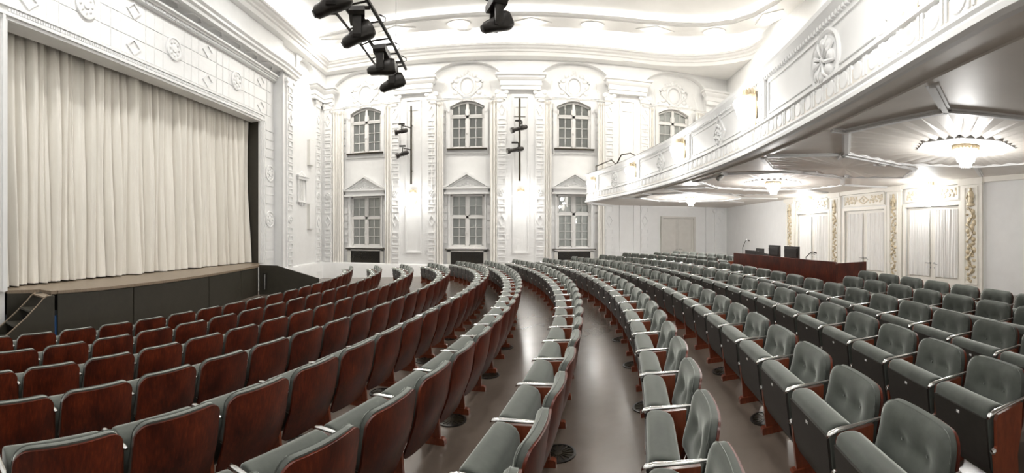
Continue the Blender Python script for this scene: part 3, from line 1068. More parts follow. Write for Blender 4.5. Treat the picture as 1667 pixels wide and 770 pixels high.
# ---------------------------------------------------------------- balcony
bp = [(953.6, 330.5), (1018, 318.8), (1076, 304), (1135, 286.7), (1180, 271), (1223, 248), (1297, 212), (1410.6, 159), (1512, 98.7), (1595.5, 49.9), (1626.7, 27), (1667, 10.4)]
bpl = []
for x, y in bp:
    r = HB * FPX / (HOR - y)
    bpl.append((r * math.sin(az(x)), r * math.cos(az(x))))
cb = np.polyfit([p[1] for p in bpl], [p[0] for p in bpl], 4)
BX = lambda y: float(np.polyval(cb, y)) if y > 0.7 else float(np.polyval(cb, 0.7)) + (y - 0.7) * 0.25
BEND = bpl[0][1]
ZB = EYE + HB                                 # lip of the balcony
ZC = EYE + HC                                 # flat of its ceiling
ZT = EYE + 2.30                               # top of the parapet
bpath = [(BX(y), y) for y in np.linspace(-3.2, BEND, 64)]
balcony = struct('balcony')
prof = [(-0.02, ZC + 0.02), (-0.02, ZB + 0.00), (0.02, ZB - 0.0), (0.045, ZB + 0.02), (0.045, ZB + 0.06), (0.01, ZB + 0.09), (0.0, ZB + 0.11), (0.015, ZB + 0.13), (0.015, ZB + 0.15), (-0.03, ZB + 0.17),
        (-0.03, ZB + 0.36), (0.0, ZB + 0.37), (0.0, ZB + 0.40), (-0.05, ZB + 0.43), (-0.05, ZT - 0.16), (-0.02, ZT - 0.13), (0.01, ZT - 0.08), (0.03, ZT - 0.06), (0.03, ZT), (-0.25, ZT), (-0.25, ZC + 0.02)]
t = MB()
t.sweep(bpath, [(o, z) for o, z in prof], False, False)
tail = [(BX(BEND), BEND), (BX(BEND) + 0.5, BEND + 0.9), (4.64, YW)]
t.sweep(tail, [(o, z) for o, z in prof])
t.obj('parapet', M['plaster'], balcony, True, 28)
rl = MB()
rl.sweep(bpath + tail[1:], [(0.0, ZT), (0.0, ZT + 0.025), (-0.05, ZT + 0.025), (-0.05, ZT)], True)
rl.obj('handrail', M['bronze'], balcony, False)
rl = MB()                                      # bent guard bars at the far end
rl.tube([(BX(15.9) + 0.05, 15.9, ZT), (BX(15.9) + 0.05, 15.9, ZT + 0.22), (BX(14.4) + 0.02, 14.4, ZT + 0.22), (BX(14.0), 14.0, ZT + 0.02)], 0.025, 5)
rl.tube([(BX(13.9), 13.9, ZT), (BX(13.5), 13.5, ZT + 0.24), (BX(12.7), 12.7, ZT + 0.16), (BX(12.3), 12.3, ZT + 0.02)], 0.025, 5)
rl.obj('guard_bar', M['bronze'], balcony, True)


def bdir(y):
    d = (BX(y + 0.02) - BX(y - 0.02)) / 0.04
    l = math.hypot(1, d)
    return (BX(y), y), (d / l, 1 / l), (-1 / l, d / l)


def bfr(s, n, z):
    o, u, nd = bdir(s)
    return (o[0] + nd[0] * n, o[1] + nd[1] * n, z)


# frieze of discs and paired bars
cyl = MB().lathe([(0.082, 0), (0.082, 0.014), (0.072, 0.02), (0.0, 0.02)], 18, (0, 0, 0), 1).mesh('disc', M['plaster'], True, 30)
bar = MB().box(-0.012, 0.012, 0, 0.022, -0.082, 0.082).mesh('bar', M['plaster'], False)
frz = MB(bfr)
frz.box(-3.0, BEND, -0.045, -0.03, ZB + 0.18, ZB + 0.35, seg=60)
frz = frz.obj('frieze', M['plaster'], balcony, False)
s = 0.55
step = 0.27
while s < BEND - 0.2:
    o, u, nd = bdir(s)
    F = frame((o[0] - nd[0] * 0.03, o[1] - nd[1] * 0.03, ZB + 0.265), u, nd)
    inst('disc', cyl, frz, F)
    for dx in (-0.022, 0.022):
        o2, u2, nd2 = bdir(s + step / 2 + dx)
        inst('bar', bar, frz, frame((o2[0] - nd2[0] * 0.03, o2[1] - nd2[1] * 0.03, ZB + 0.265), u2, nd2))
    s += step / math.hypot(1, (BX(s + 0.1) - BX(s)) / 0.1)


def on_balc(x):
    """Arc station where the azimuth of column x meets the parapet."""
    best = None
    for y in np.linspace(0.3, BEND, 1200):
        e = abs(math.atan2(BX(y), y) - az(x))
        if best is None or e < best[0]:
            best = (e, y)
    return best[1]


SCONCE_PX = (966, 1031, 1110, 1224, 1478)
ROUND_PX, LOZ_PX = (999, 1338), (1073, 1168)
sc_s = [on_balc(x) for x in SCONCE_PX]
zm = (ZB + 0.43 + ZT - 0.16) / 2 - 0.07
# lamp piers: two posts, a plain field with a carved plaque on the near side
for s in sc_s:
    t = MB(bfr)
    for a, c in ((-0.42, -0.36), (0.36, 0.42)):
        t.box(s + a, s + c, -0.06, -0.01, ZB + 0.43, ZT - 0.15)
    t.box(s - 0.36, s + 0.36, -0.06, -0.02, ZT - 0.22, ZT - 0.15)
    t.box(s - 0.36, s + 0.36, -0.06, -0.02, ZB + 0.43, ZB + 0.49)
    bpn = t.obj('lamp_panel', M['plaster'], balcony, False)
    t = MB(bfr)
    for q in (-0.30, 0.30):
        for k in range(9):
            zz = ZB + 0.54 + (ZT - 0.26 - ZB - 0.54) * k / 8
            t.blob((s + q + 0.025 * math.sin(k * 2.1), -0.04, zz), (0.045, 0.035, 0.035 + 0.012 * math.sin(k * 1.3)), 7, 4)
        t.tube([(s + q + 0.035 * math.sin(k * 1.2), -0.02, ZB + 0.52 + (ZT - 0.24 - ZB - 0.52) * k / 14) for k in range(15)], 0.014, 5)
    t.obj('plaque_carving', M['plaster'], bpn)
# tooth row under the rail, and a raised border round each long field
t = MB(bfr)
yy = 0.4
while yy < BEND:
    t.box(yy, yy + 0.035, -0.05, -0.012, ZT - 0.165, ZT - 0.125)
    yy += 0.07 / math.hypot(1, (BX(yy + 0.1) - BX(yy)) / 0.1)
t.obj('dentil_row', M['plaster'], balcony, False)['kind'] = 'stuff'
ends_ = sorted(sc_s)
for a, c in zip(ends_, ends_[1:]):
    a, c = a + 0.50, c - 0.50
    if c - a < 0.8:
        continue
    t = MB(bfr)
    sg = 14
    t.box(a, c, -0.05, -0.032, ZT - 0.24, ZT - 0.215, sg)
    t.box(a, c, -0.05, -0.032, ZB + 0.465, ZB + 0.49, sg)
    for q in (a, c - 0.025):
        t.box(q, q + 0.025, -0.05, -0.032, ZB + 0.49, ZT - 0.24)
    t.obj('field_border', M['plaster'], balcony, False)
# round and lozenge reliefs between the lamps
for x in ROUND_PX:
    s = on_balc(x)
    o, u, nd = bdir(s)
    F = frame((o[0] - nd[0] * 0.05, o[1] - nd[1] * 0.05, zm - 0.03), u, nd)
    t = MB()
    t.lathe([(0.33, 0), (0.33, 0.02), (0.305, 0.035), (0.28, 0.02), (0.275, 0.0)], 36, (0, 0, 0), 1)
    t.lathe([(0.255, 0), (0.245, 0.02), (0.0, 0.03)], 28, (0, 0, 0), 1)
    rz = inst('round_relief', t.mesh('round_relief', M['plaster'], True, 30), balcony, F)
    t = MB()
    for k in range(8):
        a = PI / 4 * k
        t.blob((0.165 * math.cos(a), 0.03, 0.165 * math.sin(a)), (0.068, 0.045, 0.068), 9, 6)
        t.tube([(0.04 * math.cos(a + .4), 0.05, 0.04 * math.sin(a + .4)), (0.15 * math.cos(a + .4), 0.06, 0.15 * math.sin(a + .4)), (0.25 * math.cos(a + .25), 0.03, 0.25 * math.sin(a + .25))], [0.014, 0.026, 0.012], 6)
    t.blob((0, 0.04, 0), (0.045, 0.03, 0.045), 10, 6)
    inst('flower_carving', t.mesh('flower_carving', M['plaster']), rz)
for x in LOZ_PX:
    s = on_balc(x)
    o, u, nd = bdir(s)
    F = frame((o[0] - nd[0] * 0.05, o[1] - nd[1] * 0.05, zm), u, nd)
    t = MB()
    for kk in range(4):
        a0, a1 = PI / 2 * kk, PI / 2 * (kk + 1)
        for so, si, h in ((1.0, 0.84, 0.035), (0.70, 0.0, 0.015)):
            q = [(0.30 * math.cos(a0) * so, 0.33 * math.sin(a0) * so), (0.30 * math.cos(a1) * so, 0.33 * math.sin(a1) * so)]
            q += [(0.30 * math.cos(a1) * si, 0.33 * math.sin(a1) * si), (0.30 * math.cos(a0) * si, 0.33 * math.sin(a0) * si)] if si else [(0, 0)]
            t.prism(q, 0, h, 1)
    lz = inst('lozenge_relief', t.mesh('lozenge_relief', M['plaster'], False), balcony, F)
    t = MB()
    for kk in range(14):
        a = 2.4 * kk
        r = 0.045 * math.sqrt(kk)
        t.blob((r * math.cos(a), 0.025, 1.1 * r * math.sin(a)), (0.032, 0.03, 0.035), 7, 4)
    inst('leaf_carving', t.mesh('leaf_carving', M['plaster']), lz)

# balcony ceiling: edge band, coffer ribs, pleated fans round every lamp
slab = MB()
outl = [(BX(y) + 0.02, y) for y in np.linspace(-3.2, BEND, 40)] + [(BX(BEND) + 0.5, BEND + 0.9), (4.64, YW)] + [(rw_x(YW), YW), (rw_x(-3.2), -3.2)]
slab.prism(outl, ZC, ZC + 0.22, 2)
slab.obj('balcony_ceiling', M['soffit'], balcony, False)
t = MB()
bead = [(BX(y) + 0.42, y) for y in np.linspace(-3.0, BEND - 0.4, 70)]
t.sweep(bead, [(0.03, ZC), (0.03, ZC - 0.02), (-0.03, ZC - 0.02), (-0.03, ZC)])
t.obj('edge_moulding', M['soffit'], balcony, False)
LAMPS = [at_height(1572, 238, ZC), at_height(1259, 296, ZC), at_height(1125, 321, ZC)]
LAMPS = [(l[0], l[1]) for l in LAMPS]
LALL = LAMPS + [(LAMPS[0][0] - 0.9, LAMPS[0][1] - 5.6)]


def clip_rib(p, q):
    """Keep the part of a rib that lies inside the balcony's edge moulding."""
    ins = lambda a: a[0] > BX(min(a[1], BEND)) + 0.46
    pts = [(p[0] + (q[0] - p[0]) * k / 40, p[1] + (q[1] - p[1]) * k / 40) for k in range(41)]
    pts = [a for a in pts if ins(a) and a[0] < rw_x(a[1]) - 0.05 and a[1] < YW - 0.1]
    return (pts[0], pts[-1]) if len(pts) > 3 else None


def rib(mb, p, q, w=0.06, h=0.04):
    pq = clip_rib(p, q)
    if not pq:
        return False
    p, q = pq
    d = Vector((q[0] - p[0], q[1] - p[1]))
    l = d.length
    d.normalize()
    n = Vector((-d.y, d.x))
    for (wa, z0, z1) in ((w, ZC - h * 0.5, ZC + 0.005), (w * 0.5, ZC - h, ZC - h * 0.5)):
        vs = []
        for z in (z0, z1):
            for a, s in ((p, -1), (q, -1), (q, 1), (p, 1)):
                vs.append((a[0] + n.x * wa * s, a[1] + n.y * wa * s, z))
        mb.add(vs, [(0, 1, 2, 3), (7, 6, 5, 4), (0, 4, 5, 1), (1, 5, 6, 2), (2, 6, 7, 3), (3, 7, 4, 0)])
    return True


for (cx, cy) in LALL:
    R1, R2 = 0.70, 1.86
    oc = lambda r, k, sq=1.0: (cx + sq * r * math.cos(PI / 4 * k + PI / 8), cy + r * math.sin(PI / 4 * k + PI / 8))
    ribs = [(oc(R1, k), oc(R1, k + 1)) for k in range(8)] + [(oc(R2, k), oc(R2, k + 1)) for k in range(8)]
    for k in (0, 3, 4, 7):                     # cross ribs running out to the border
        a = oc(R2, k)
        ribs.append((a, (a[0] + (-1 if k in (3, 4) else 1) * 1.2, a[1] + (0.5 if k in (0, 3) else -0.5))))
    for sx in (-0.71, 0.71):                   # short ribs from one octagon to the fan beyond it
        ribs.append(((cx + sx, cy + 1.72), (cx + sx * 0.62, cy + 2.15)))
        ribs.append(((cx + sx, cy - 1.72), (cx + sx * 0.62, cy - 2.15)))
    for p_, q_ in ribs:
        rb = MB()
        if rib(rb, p_, q_):
            rb.obj('rib', M['plaster'], balcony, False)
    fan = MB()                                 # the pleats of the fan
    n = 64
    vs, fs = [], []
    for j, r in enumerate((0.34, 0.66, 0.74, 1.80)):
        for k in range(n):
            a = 2 * PI * k / n
            rr = r
            if j:
                ph = (a + PI / 8) % (PI / 4) - PI / 8
                rr = r * math.cos(PI / 8) / math.cos(((a) % (PI / 4)) - PI / 8) if j > 0 else r
            dz = (-0.035 if k % 2 else -0.004) * (1.0 if j in (1, 2) else 0.6 if j == 3 else 0.3)
            px_, py_ = cx + rr * math.cos(a + PI / 8), cy + rr * math.sin(a + PI / 8)
            px_ = max(px_, BX(min(py_, BEND)) + 0.46)
            vs.append((px_, py_, ZC + dz))
    for j in range(3):
        for k in range(n):
            fs.append((j * n + k, j * n + (k + 1) % n, (j + 1) * n + (k + 1) % n, (j + 1) * n + k))
    fan.add(vs, fs)
    fan.obj('pleated_fan', M['soffit'], balcony, False)


for (l0, l1) in zip(LALL[:2] + [LALL[0]], LALL[1:3] + [LALL[3]]):     # smaller plain fans midway between the lamps
    cx, cy = (l0[0] + l1[0]) / 2, (l0[1] + l1[1]) / 2
    hx, hy = 1.9, abs(l1[1] - l0[1]) / 2 - 1.90
    poly = [(cx - hx, cy), (cx - hx * 0.55, cy + hy), (cx + hx * 0.55, cy + hy), (cx + hx, cy), (cx + hx * 0.55, cy - hy), (cx - hx * 0.55, cy - hy)]
    for p_, q_ in zip(poly, poly[1:] + poly[:1]):
        rb = MB()
        if rib(rb, p_, q_):
            rb.obj('rib', M['plaster'], balcony, False)
    fan = MB()
    n = 48
    vs = [(cx, cy, ZC - 0.01)]
    for k in range(n):
        e = poly[(k * 6) // n]
        f = poly[((k * 6) // n + 1) % 6]
        q = ((k * 6) % n) / n
        px_, py_ = e[0] + (f[0] - e[0]) * q, e[1] + (f[1] - e[1]) * q
        px_ = max(px_, BX(min(py_, BEND)) + 0.46)
        vs.append((px_, py_, ZC - (0.026 if k % 2 else 0.004)))
    fan.add(vs, [(0, k + 1, (k + 1) % n + 1) for k in range(n)])
    fan.obj('pleated_fan', M['soffit'], balcony, False)

# ================================================================ THINGS
# ---------------------------------------------------------------- stage
stage = thing('stage', 'dark stage platform with brown boarded top in front of the cream curtain', 'stage')
ap = [(FA(3.24) - 0.05, 3.24), (-7.98, 3.92), (-7.66, 4.02), (-7.60, 5.2), (-7.66, 6.3), (-7.74, 7.3), (-7.93, 9.06), (-8.25, 10.9), (-8.62, 12.62)]
t = MB()
t.prism(ap + [(-9.0, 13.3), (-9.24, 13.56), (-12.9, 13.58), (-12.9, 3.24)], STAGE - 0.07, STAGE, 2)
t.obj('stage_floor', M['stagefloor'], stage, False)
segs = [on_line(x, (-7.66, 4.0), (-7.66, 6.3)) for x in (93, 165, 225)]
front = ap[2:]


def along(path, d):
    for a, b_ in zip(path, path[1:]):
        l = math.hypot(b_[0] - a[0], b_[1] - a[1])
        if d <= l:
            return (a[0] + (b_[0] - a[0]) * d / l, a[1] + (b_[1] - a[1]) * d / l)
        d -= l
    return path[-1]


tot = sum(math.hypot(b_[0] - a[0], b_[1] - a[1]) for a, b_ in zip(front, front[1:]))
marks = [0.14, 2.15, 5.15, 7.2, tot]
for d0, d1 in zip(marks, marks[1:]):
    pts = [along(front, d0 + 0.012 + (d1 - d0 - 0.024) * k / 6) for k in range(7)]
    t = MB()
    t.sweep(pts, [(0.0, -0.5), (0.0, STAGE - 0.075), (0.05, STAGE - 0.075), (0.05, -0.5)], True, True)
    t.obj('front_panel', M['dark'], stage, False)
    t = MB()
    t.sweep([along(front, d0 + 0.004 + (d1 - d0 - 0.008) * k / 6) for k in range(7)], [(-0.035, STAGE - 0.055), (-0.035, STAGE + 0.004), (0.05, STAGE + 0.004), (0.05, STAGE - 0.055)], True, True)
    t.obj('edge_strip', M['stagefloor'], stage, False)
t = MB()
t.sweep(ap[:3], [(0, -0.5), (0, STAGE - 0.075), (0.03, STAGE - 0.075), (0.03, -0.5)], True, True)
t.obj('side_panel', M['dark'], stage, False)

# dark cheek with sloping top at the far corner of the stage
ck = thing('stage_corner_screen', 'dark panel with sloping top beside the far corner of the stage', 'panel', (-8.64, 12.72, -0.43))
u = Vector((-6.45 + 8.64, 13.15 - 12.72)).normalized()
F = lambda a, n, z: (u.x * a - u.y * n, u.y * a + u.x * n, z + 0.43)
t = MB(F)
L = math.hypot(-6.45 + 8.64, 13.15 - 12.72)
t.prism([(0, -0.43), (L, -0.36), (L, 0.22), (0.68, 0.63), (0, 0.63)], 0, 0.06, 1)
t.obj('screen_panel', M['dark'], ck, False)
t = MB(F)
t.box(0.16, 0.30, -0.02, 0.0, -0.22, 0.34)
t.obj('niche', M['black'], ck, False)
t = MB(F)
t.lathe([(0.03, -0.24), (0.03, 0.30), (0, 0.31)], 10, (0.23, -0.035, 0), 2)
t.obj('tube_light', M['steel'], ck)

# steps up to the stage
st = thing('stage_steps', 'dark wooden steps with curved cheeks leading up to the stage', 'steps', (-7.5, 3.4, -0.4))
for x0 in (-7.22, -7.74):
    t = MB(lambda a, y, z: (a + 7.5, y - 3.4, z + 0.4))
    prof = [(3.84, -0.37), (3.84, 0.60)] + [(3.70, 0.60), (3.60, 0.54), (3.50, 0.44), (3.25, 0.22), (3.0, 0.03), (2.75, -0.15), (2.62, -0.26), (2.52, -0.31), (2.52, -0.37)]
    t.prism(prof, x0, x0 + 0.05, 0)
    t.obj('cheek', M['dark'], st, False)
    e = MB(lambda a, y, z: (a + 7.5, y - 3.4, z + 0.4))
    e.tube([(x0 + 0.025, y, z + 0.005) for y, z in prof[2:-1]], 0.016, 5)
    e.obj('edge_strip', M['stagefloor'], st)
for z, y0, y1 in ((0.585, 3.80, 4.02), (0.34, 3.50, 3.82), (0.08, 3.20, 3.54), (-0.16, 2.92, 3.25)):
    t = MB(lambda a, y, z_: (a + 7.5, y - 3.4, z_ + 0.4))
    t.box(-7.685, -7.225, y0 - 0.17, y1 - 0.17, z - 0.03, z)
    t.obj('tread', M['stagefloor'] if z > 0.5 else M['dark'], st, False)
bb = MB().box(-7.92, -7.76, 4.12, 4.34, -0.39, 0.06)
bb = bb.obj('storage_box', M['blue'], None, False)
tag(bb, 'blue box seen through the gap beside the stage steps', 'box')
bb2 = MB().box(-7.66, -7.28, 3.44, 3.72, -0.38, 0.02).obj('storage_box', M['blue'], None, False)
tag(bb2, 'blue box stowed underneath the dark stage steps', 'box')

# stage curtain, two halves overlapping
rr = random.Random(11)


def drape(fn, s0, s1, z0, z1, folds, depth, name, mat, n=None, seed=1, taper=0.55, rows=10):
    r = random.Random(seed)
    ws = [r.uniform(0.6, 1.5) for _ in range(folds)]
    tot_ = sum(ws)
    acc = [0]
    for w in ws:
        acc.append(acc[-1] + w / tot_)
    amp = [r.uniform(0.55, 1.25) for _ in range(folds)]
    lean = [r.uniform(-0.35, 0.35) for _ in range(folds)]
    hemj = [r.uniform(-0.012, 0.012) for _ in range(folds)]
    per = n or 10

    def pt(u, w):
        k = min(folds - 1, max(0, next((i for i in range(folds) if u <= acc[i + 1] + 1e-9), folds - 1)))
        f = (u - acc[k]) / (acc[k + 1] - acc[k])
        f = min(1, max(0, f))
        d = depth * amp[k] * (taper + (1 - taper) * w) * (1 - abs(2 * f - 1) ** 3.0)
        d += 0.07 * depth * math.sin(2 * PI * f * (2 + k % 2) + k) * math.sin(PI * f)
        d += 0.25 * depth * math.sin(5 * w + k * 1.7) * math.sin(PI * f)
        s = s0 + (s1 - s0) * (u + lean[k] * (acc[k + 1] - acc[k]) * w * 0.35 * math.sin(PI * f))
        return fn(s, d, z1 + (z0 + hemj[k] - z1) * w)
    mb = MB()
    mb.grid(pt, folds * per, rows)
    return mb.obj(name, mat, None, True, 75)


ycut = 7.05
c1 = drape(ffa, OPEN0 - 0.25, ycut - 0.002, STAGE + 0.03, OTOP + 0.25, 15, 0.26, 'stage_curtain', M['stagecloth'], 14, 3)
c2 = drape(ffa, ycut + 0.002, OPEN1 + 0.25, STAGE + 0.03, OTOP + 0.25, 22, 0.26, 'stage_curtain', M['stagecloth'], 14, 8)
for o, sh, lab in ((c1, -0.62, 'near half of the pleated cream stage curtain'), (c2, -0.62, 'far half of the pleated cream stage curtain, next to the black reveal')):
    me = o.data
    for vtx in me.vertices:
        vtx.co.x += sh
    tag(o, lab, 'curtain', 'halves of the stage curtain')

# ---------------------------------------------------------------- window curtains, rods, radiators
for i, c in enumerate(BAYS):
    nm = ('first', 'second', 'third', 'fourth')[i]
    zb = 0.45 + 0.05 * c if i < 3 else 3.3
    sides = (-1, 1)
    for s in sides:
        o = drape(lambda q, d, z: (q, YW + 0.06 - 0.9 * d, z), c + s * 1.34 - 0.27, c + s * 1.34 + 0.27, zb if i < 3 else 3.3, 7.76, 5, 0.16, 'window_curtain', M['drape'], 8, 20 + i * 2 + s, 0.8, 4)
        tag(o, f'cream curtain drawn to the {"stage" if s < 0 else "balcony"} side of the {nm} window bay from the stage', 'curtain', 'curtains of the window bays')
    r = MB()
    r.tube([(c - 1.70, YW - 0.02, 7.80), (c - 1.70, YW - 0.16, 7.80), (c - 1.62, YW - 0.20, 7.80), (c + 1.62, YW - 0.20, 7.80), (c + 1.70, YW - 0.16, 7.80), (c + 1.70, YW - 0.02, 7.80)], 0.025, 6)
    for s in (-1, 1):
        r.tube([(c + s * 1.12, YW - 0.19, 7.80), (c + s * 1.02, YW + 0.24, 8.75)], 0.012, 4)
        r.blob((c + s * 1.71, YW - 0.10, 7.80), 0.05, 8, 5)
    o = r.obj('curtain_rod', M['winframe'])
    tag(o, f'white curtain rod over the upper window of the {nm} bay from the stage', 'rod', 'curtain rods')
for i, c in enumerate(BAYS[:3]):
    nm = ('first', 'second', 'third')[i]
    rad = thing('radiator_grille', f'dark lattice radiator grille under the lower window of the {nm} bay from the stage', 'grille', (c, YW + 0.28, 0.30), 0, 'radiator grilles')
    z0, z1 = (0.30, 0.98) if i < 2 else (0.26, 1.0)
    f = MB()
    f.box(-0.92, 0.92, -0.06, 0.0, -0.10, 0.0)
    f.box(-0.92, -0.76, -0.06, 0.0, 0.0, 0.68)
    f.box(0.76, 0.92, -0.06, 0.0, 0.0, 0.68)
    f.box(-0.92, 0.92, -0.06, 0.0, 0.62, 0.68)
    f.obj('frame', M['greybox'], rad, False)
    MB().box(-0.76, 0.76, -0.01, 0.03, 0.0, 0.62).obj('backing', M['plastic'], rad, False)
    lt = MB()
    for k in range(-4, 13):
        for sg in (-1, 1):
            xa, za, xb, zb_ = -0.76 + k * 0.127, 0.0, -0.76 + k * 0.127 + 0.62, 0.62
            if sg < 0:
                xa, xb = -xa, -xb
            # clip to the field
            def clip(p, q):
                out = []
                for (m0, m1) in ((p, q), (q, p)):
                    tt = 0
                    if m0[0] < -0.76:
                        tt = (-0.76 - m0[0]) / (m1[0] - m0[0])
                    if m0[0] > 0.76:
                        tt = (0.76 - m0[0]) / (m1[0] - m0[0])
                    out.append((m0[0] + (m1[0] - m0[0]) * tt, m0[1] + (m1[1] - m0[1]) * tt))
                return out
            if max(xa, xb) < -0.74 or min(xa, xb) > 0.74:
                continue
            p, q = clip((xa, za), (xb, zb_))
            if abs(p[0] - q[0]) < 0.03:
                continue
            lt.tube([(p[0], -0.025, p[1]), (q[0], -0.025, q[1])], 0.009, 4, False)
    for xx in (-0.25, 0.25):
        lt.box(xx - 0.012, xx + 0.012, -0.03, -0.01, 0, 0.62)
    lt.obj('lattice', M['bronze'], rad, False)
    MB().box(-1.0, 1.0, -0.14, 0.06, 0.71, 0.755).obj('shelf', M['bronze'], rad, False)

# ---------------------------------------------------------------- wall sconces, poles and spotlights
def crystal(mb, c, r, h, n=9, tiers=3):
    for j in range(tiers):
        rr_ = r * (1 - 0.28 * j)
        for k in range(n):
            a = 2 * PI * k / n + j * 0.3
            x, y, z = c[0] + rr_ * math.cos(a), c[1] + rr_ * math.sin(a), c[2] - h * (j / tiers)
            w = r * 0.17
            mb.add([(x, y, z), (x + w, y, z - h * 0.14), (x, y + w, z - h * 0.14), (x - w, y, z - h * 0.14), (x, y - w, z - h * 0.14), (x, y, z - h * 0.46)],
                   [(0, 1, 2), (0, 2, 3), (0, 3, 4), (0, 4, 1), (5, 2, 1), (5, 3, 2), (5, 4, 3), (5, 1, 4)])


def sconce(loc, ud, nd, label, power, group, size=1.0, mat='lamp_crystal', tilt=None):
    s = thing('wall_sconce', label, 'lamp', (0, 0, 0), 0, group)
    s.matrix_world = frame(loc, ud, nd)
    b_ = MB()
    b_.prism([(-0.10 * size, -0.24 * size), (0.10 * size, -0.24 * size), (0.13 * size, 0.0), (0.10 * size, 0.26 * size), (0, 0.34 * size), (-0.10 * size, 0.26 * size), (-0.13 * size, 0)], 0, 0.02, 1)
    b_.obj('backplate', M['gold'], s, False)
    cr = MB()
    for k in range(7):
        a = PI * (k + 0.5) / 7
        cr.blob((0.12 * size * math.cos(a), 0.05 + 0.10 * size * math.sin(a), 0.24 * size), (0.025 * size, 0.025 * size, 0.06 * size), 6, 4)
    cr.tube([(0.15 * size * math.cos(PI * k / 12), 0.03 + 0.13 * size * math.sin(PI * k / 12), 0.19 * size) for k in range(13)], 0.016 * size, 5)
    cr.obj('crown', M['gold'], s)
    g = MB()
    g.lathe([(0.05 * size, -0.26 * size), (0.12 * size, -0.10 * size), (0.14 * size, 0.06 * size), (0.12 * size, 0.17 * size), (0.03 * size, 0.2 * size)], 14, (0, 0.14 * size, 0))
    crystal(g, (0, 0.14 * size, 0.14 * size), 0.15 * size, 0.34 * size)
    g.obj('crystal_shade', M[mat], s, False)
    p = Vector(loc) + Vector((nd[0], nd[1], 0)).normalized() * (0.14 * size + 0.26)
    light('sconce_lamp', 'POINT', p, power * 1.3, 0.10)
    return s


for i, c in enumerate(PIERS[:2]):
    sconce((c, YW - 0.02, 3.42), (1, 0), (0, -1), f'lit crystal wall sconce on the {("first", "second")[i]} pier between the windows', 45, 'sconces on the window wall', 1.15)
for i, s in enumerate(sc_s):
    o, u, nd = bdir(s)
    d = math.hypot(o[0], o[1])
    sconce((o[0] - nd[0] * 0.03, o[1] - nd[1] * 0.03, zm + 0.02), u, nd, f'lit crystal sconce on the balcony front, {("first", "second", "third", "fourth", "fifth")[i]} from the window end', 26, 'sconces on the balcony front', 1.0)
for k, xx in ((2, 1518.0), (0, 1322.0)):
    y = rwy(xx)
    o, ud, nd = dr(y)
    sconce((o[0], o[1], 2.76 if k == 2 else 2.74), ud, nd, 'bright crystal lamp above the double door ' + ('nearest the plain wall' if k == 2 else 'behind the control desk'), 34, 'lamps above the doors', 1.15, 'lamp_crystal_cool')

for i, (c, zt, zb_) in enumerate(((-4.58, 7.60, 4.02), (0.34, 7.78, 4.10))):
    pl = MB()
    pl.tube([(0, 0, 0), (0, 0, zt - zb_)], 0.045, 8)
    pole = thing('lighting_pole', f'thin dark vertical lighting pole on the {("first", "second")[i]} pier between the windows', 'pole', (c, YW - 0.22, zb_), 0, 'lighting poles')
    pl.obj('tube', M['bronze'], pole)
    for z in (0.6, 2.7):
        MB().box(-0.02, 0.02, 0.02, 0.20, z, z + 0.05).obj('bracket', M['bronze'], pole, False)
    if i == 1:
        MB().tube([(-0.26, -0.02, 2.86), (0.26, -0.02, 2.86)], 0.02, 6).obj('cross_bar', M['bronze'], pole)
    spots = ((2.38, -0.30, -0.22), (1.38, -0.26, -0.35)) if i == 0 else ((2.28, 0.02, -0.3), (1.32, -0.14, -0.22))
    for j, (dz, dx, tl) in enumerate(spots):
        sp = thing('spotlight', f'black profile spotlight clamped to the {("first", "second")[i]} lighting pole, {("upper", "lower")[j]} one', 'spotlight', (c + dx, YW - 0.50, zb_ + dz), 0, 'spotlights on the poles')
        ax = Vector((-0.88, -0.35, tl)).normalized()
        P0 = Vector((0.30, 0.12, 0.10)) * (1.0 if i else 0.6)
        L_ = 0.78 if i else 0.60
        pr = [(0.0, 0.07), (0.06, 0.10), (0.30, 0.105), (0.32, 0.085), (L_ - 0.14, 0.085), (L_ - 0.12, 0.125), (L_, 0.13)]
        bd = MB()
        bd.tube([P0 + ax * a for a, r_ in pr], [r_ for a, r_ in pr], 12)
        bd.obj('housing', M['black'], sp, True, 50)
        ln = MB()
        ln.tube([P0 + ax * (L_ + 0.001), P0 + ax * (L_ + 0.006)], 0.10, 12)
        ln.obj('lens', M['steel'], sp)
        yk = MB()
        yk.tube([P0 + ax * 0.25 + Vector((0, -0.13, 0)), P0 + ax * 0.25 + Vector((0, -0.13, 0.26)), P0 + ax * 0.25 + Vector((0, 0.13, 0.26)), P0 + ax * 0.25 + Vector((0, 0.13, 0))], 0.022, 5)
        yk.box(-0.22, 0.06, -0.06, 0.06, 0.30, 0.36)
        yk.tube([P0 + ax * 0.25 + Vector((0, 0, 0.26)), Vector((-dx, 0.22, 0.18))], 0.025, 5)
        yk.obj('yoke', M['black'], sp)

# flat loudspeaker panels on the side wall
for z0, z1, lab in ((4.95, 6.15, 'upper slim white wall loudspeaker on the side wall near the corner'), (1.95, 3.15, 'lower slim white wall loudspeaker on the side wall near the corner')):
    lp = thing('wall_loudspeaker', lab, 'loudspeaker', (-9.2, 17.72, z0), 0, 'wall loudspeakers')
    MB().box(0.0, 0.14, -0.20, 0.20, 0, z1 - z0).obj('cabinet', M['greybox'], lp, False)
    t = MB()
    t.box(0.14, 0.155, -0.17, 0.17, 0.03, z1 - z0 - 0.03)
    t.obj('grille', M['plaster'], lp, False)

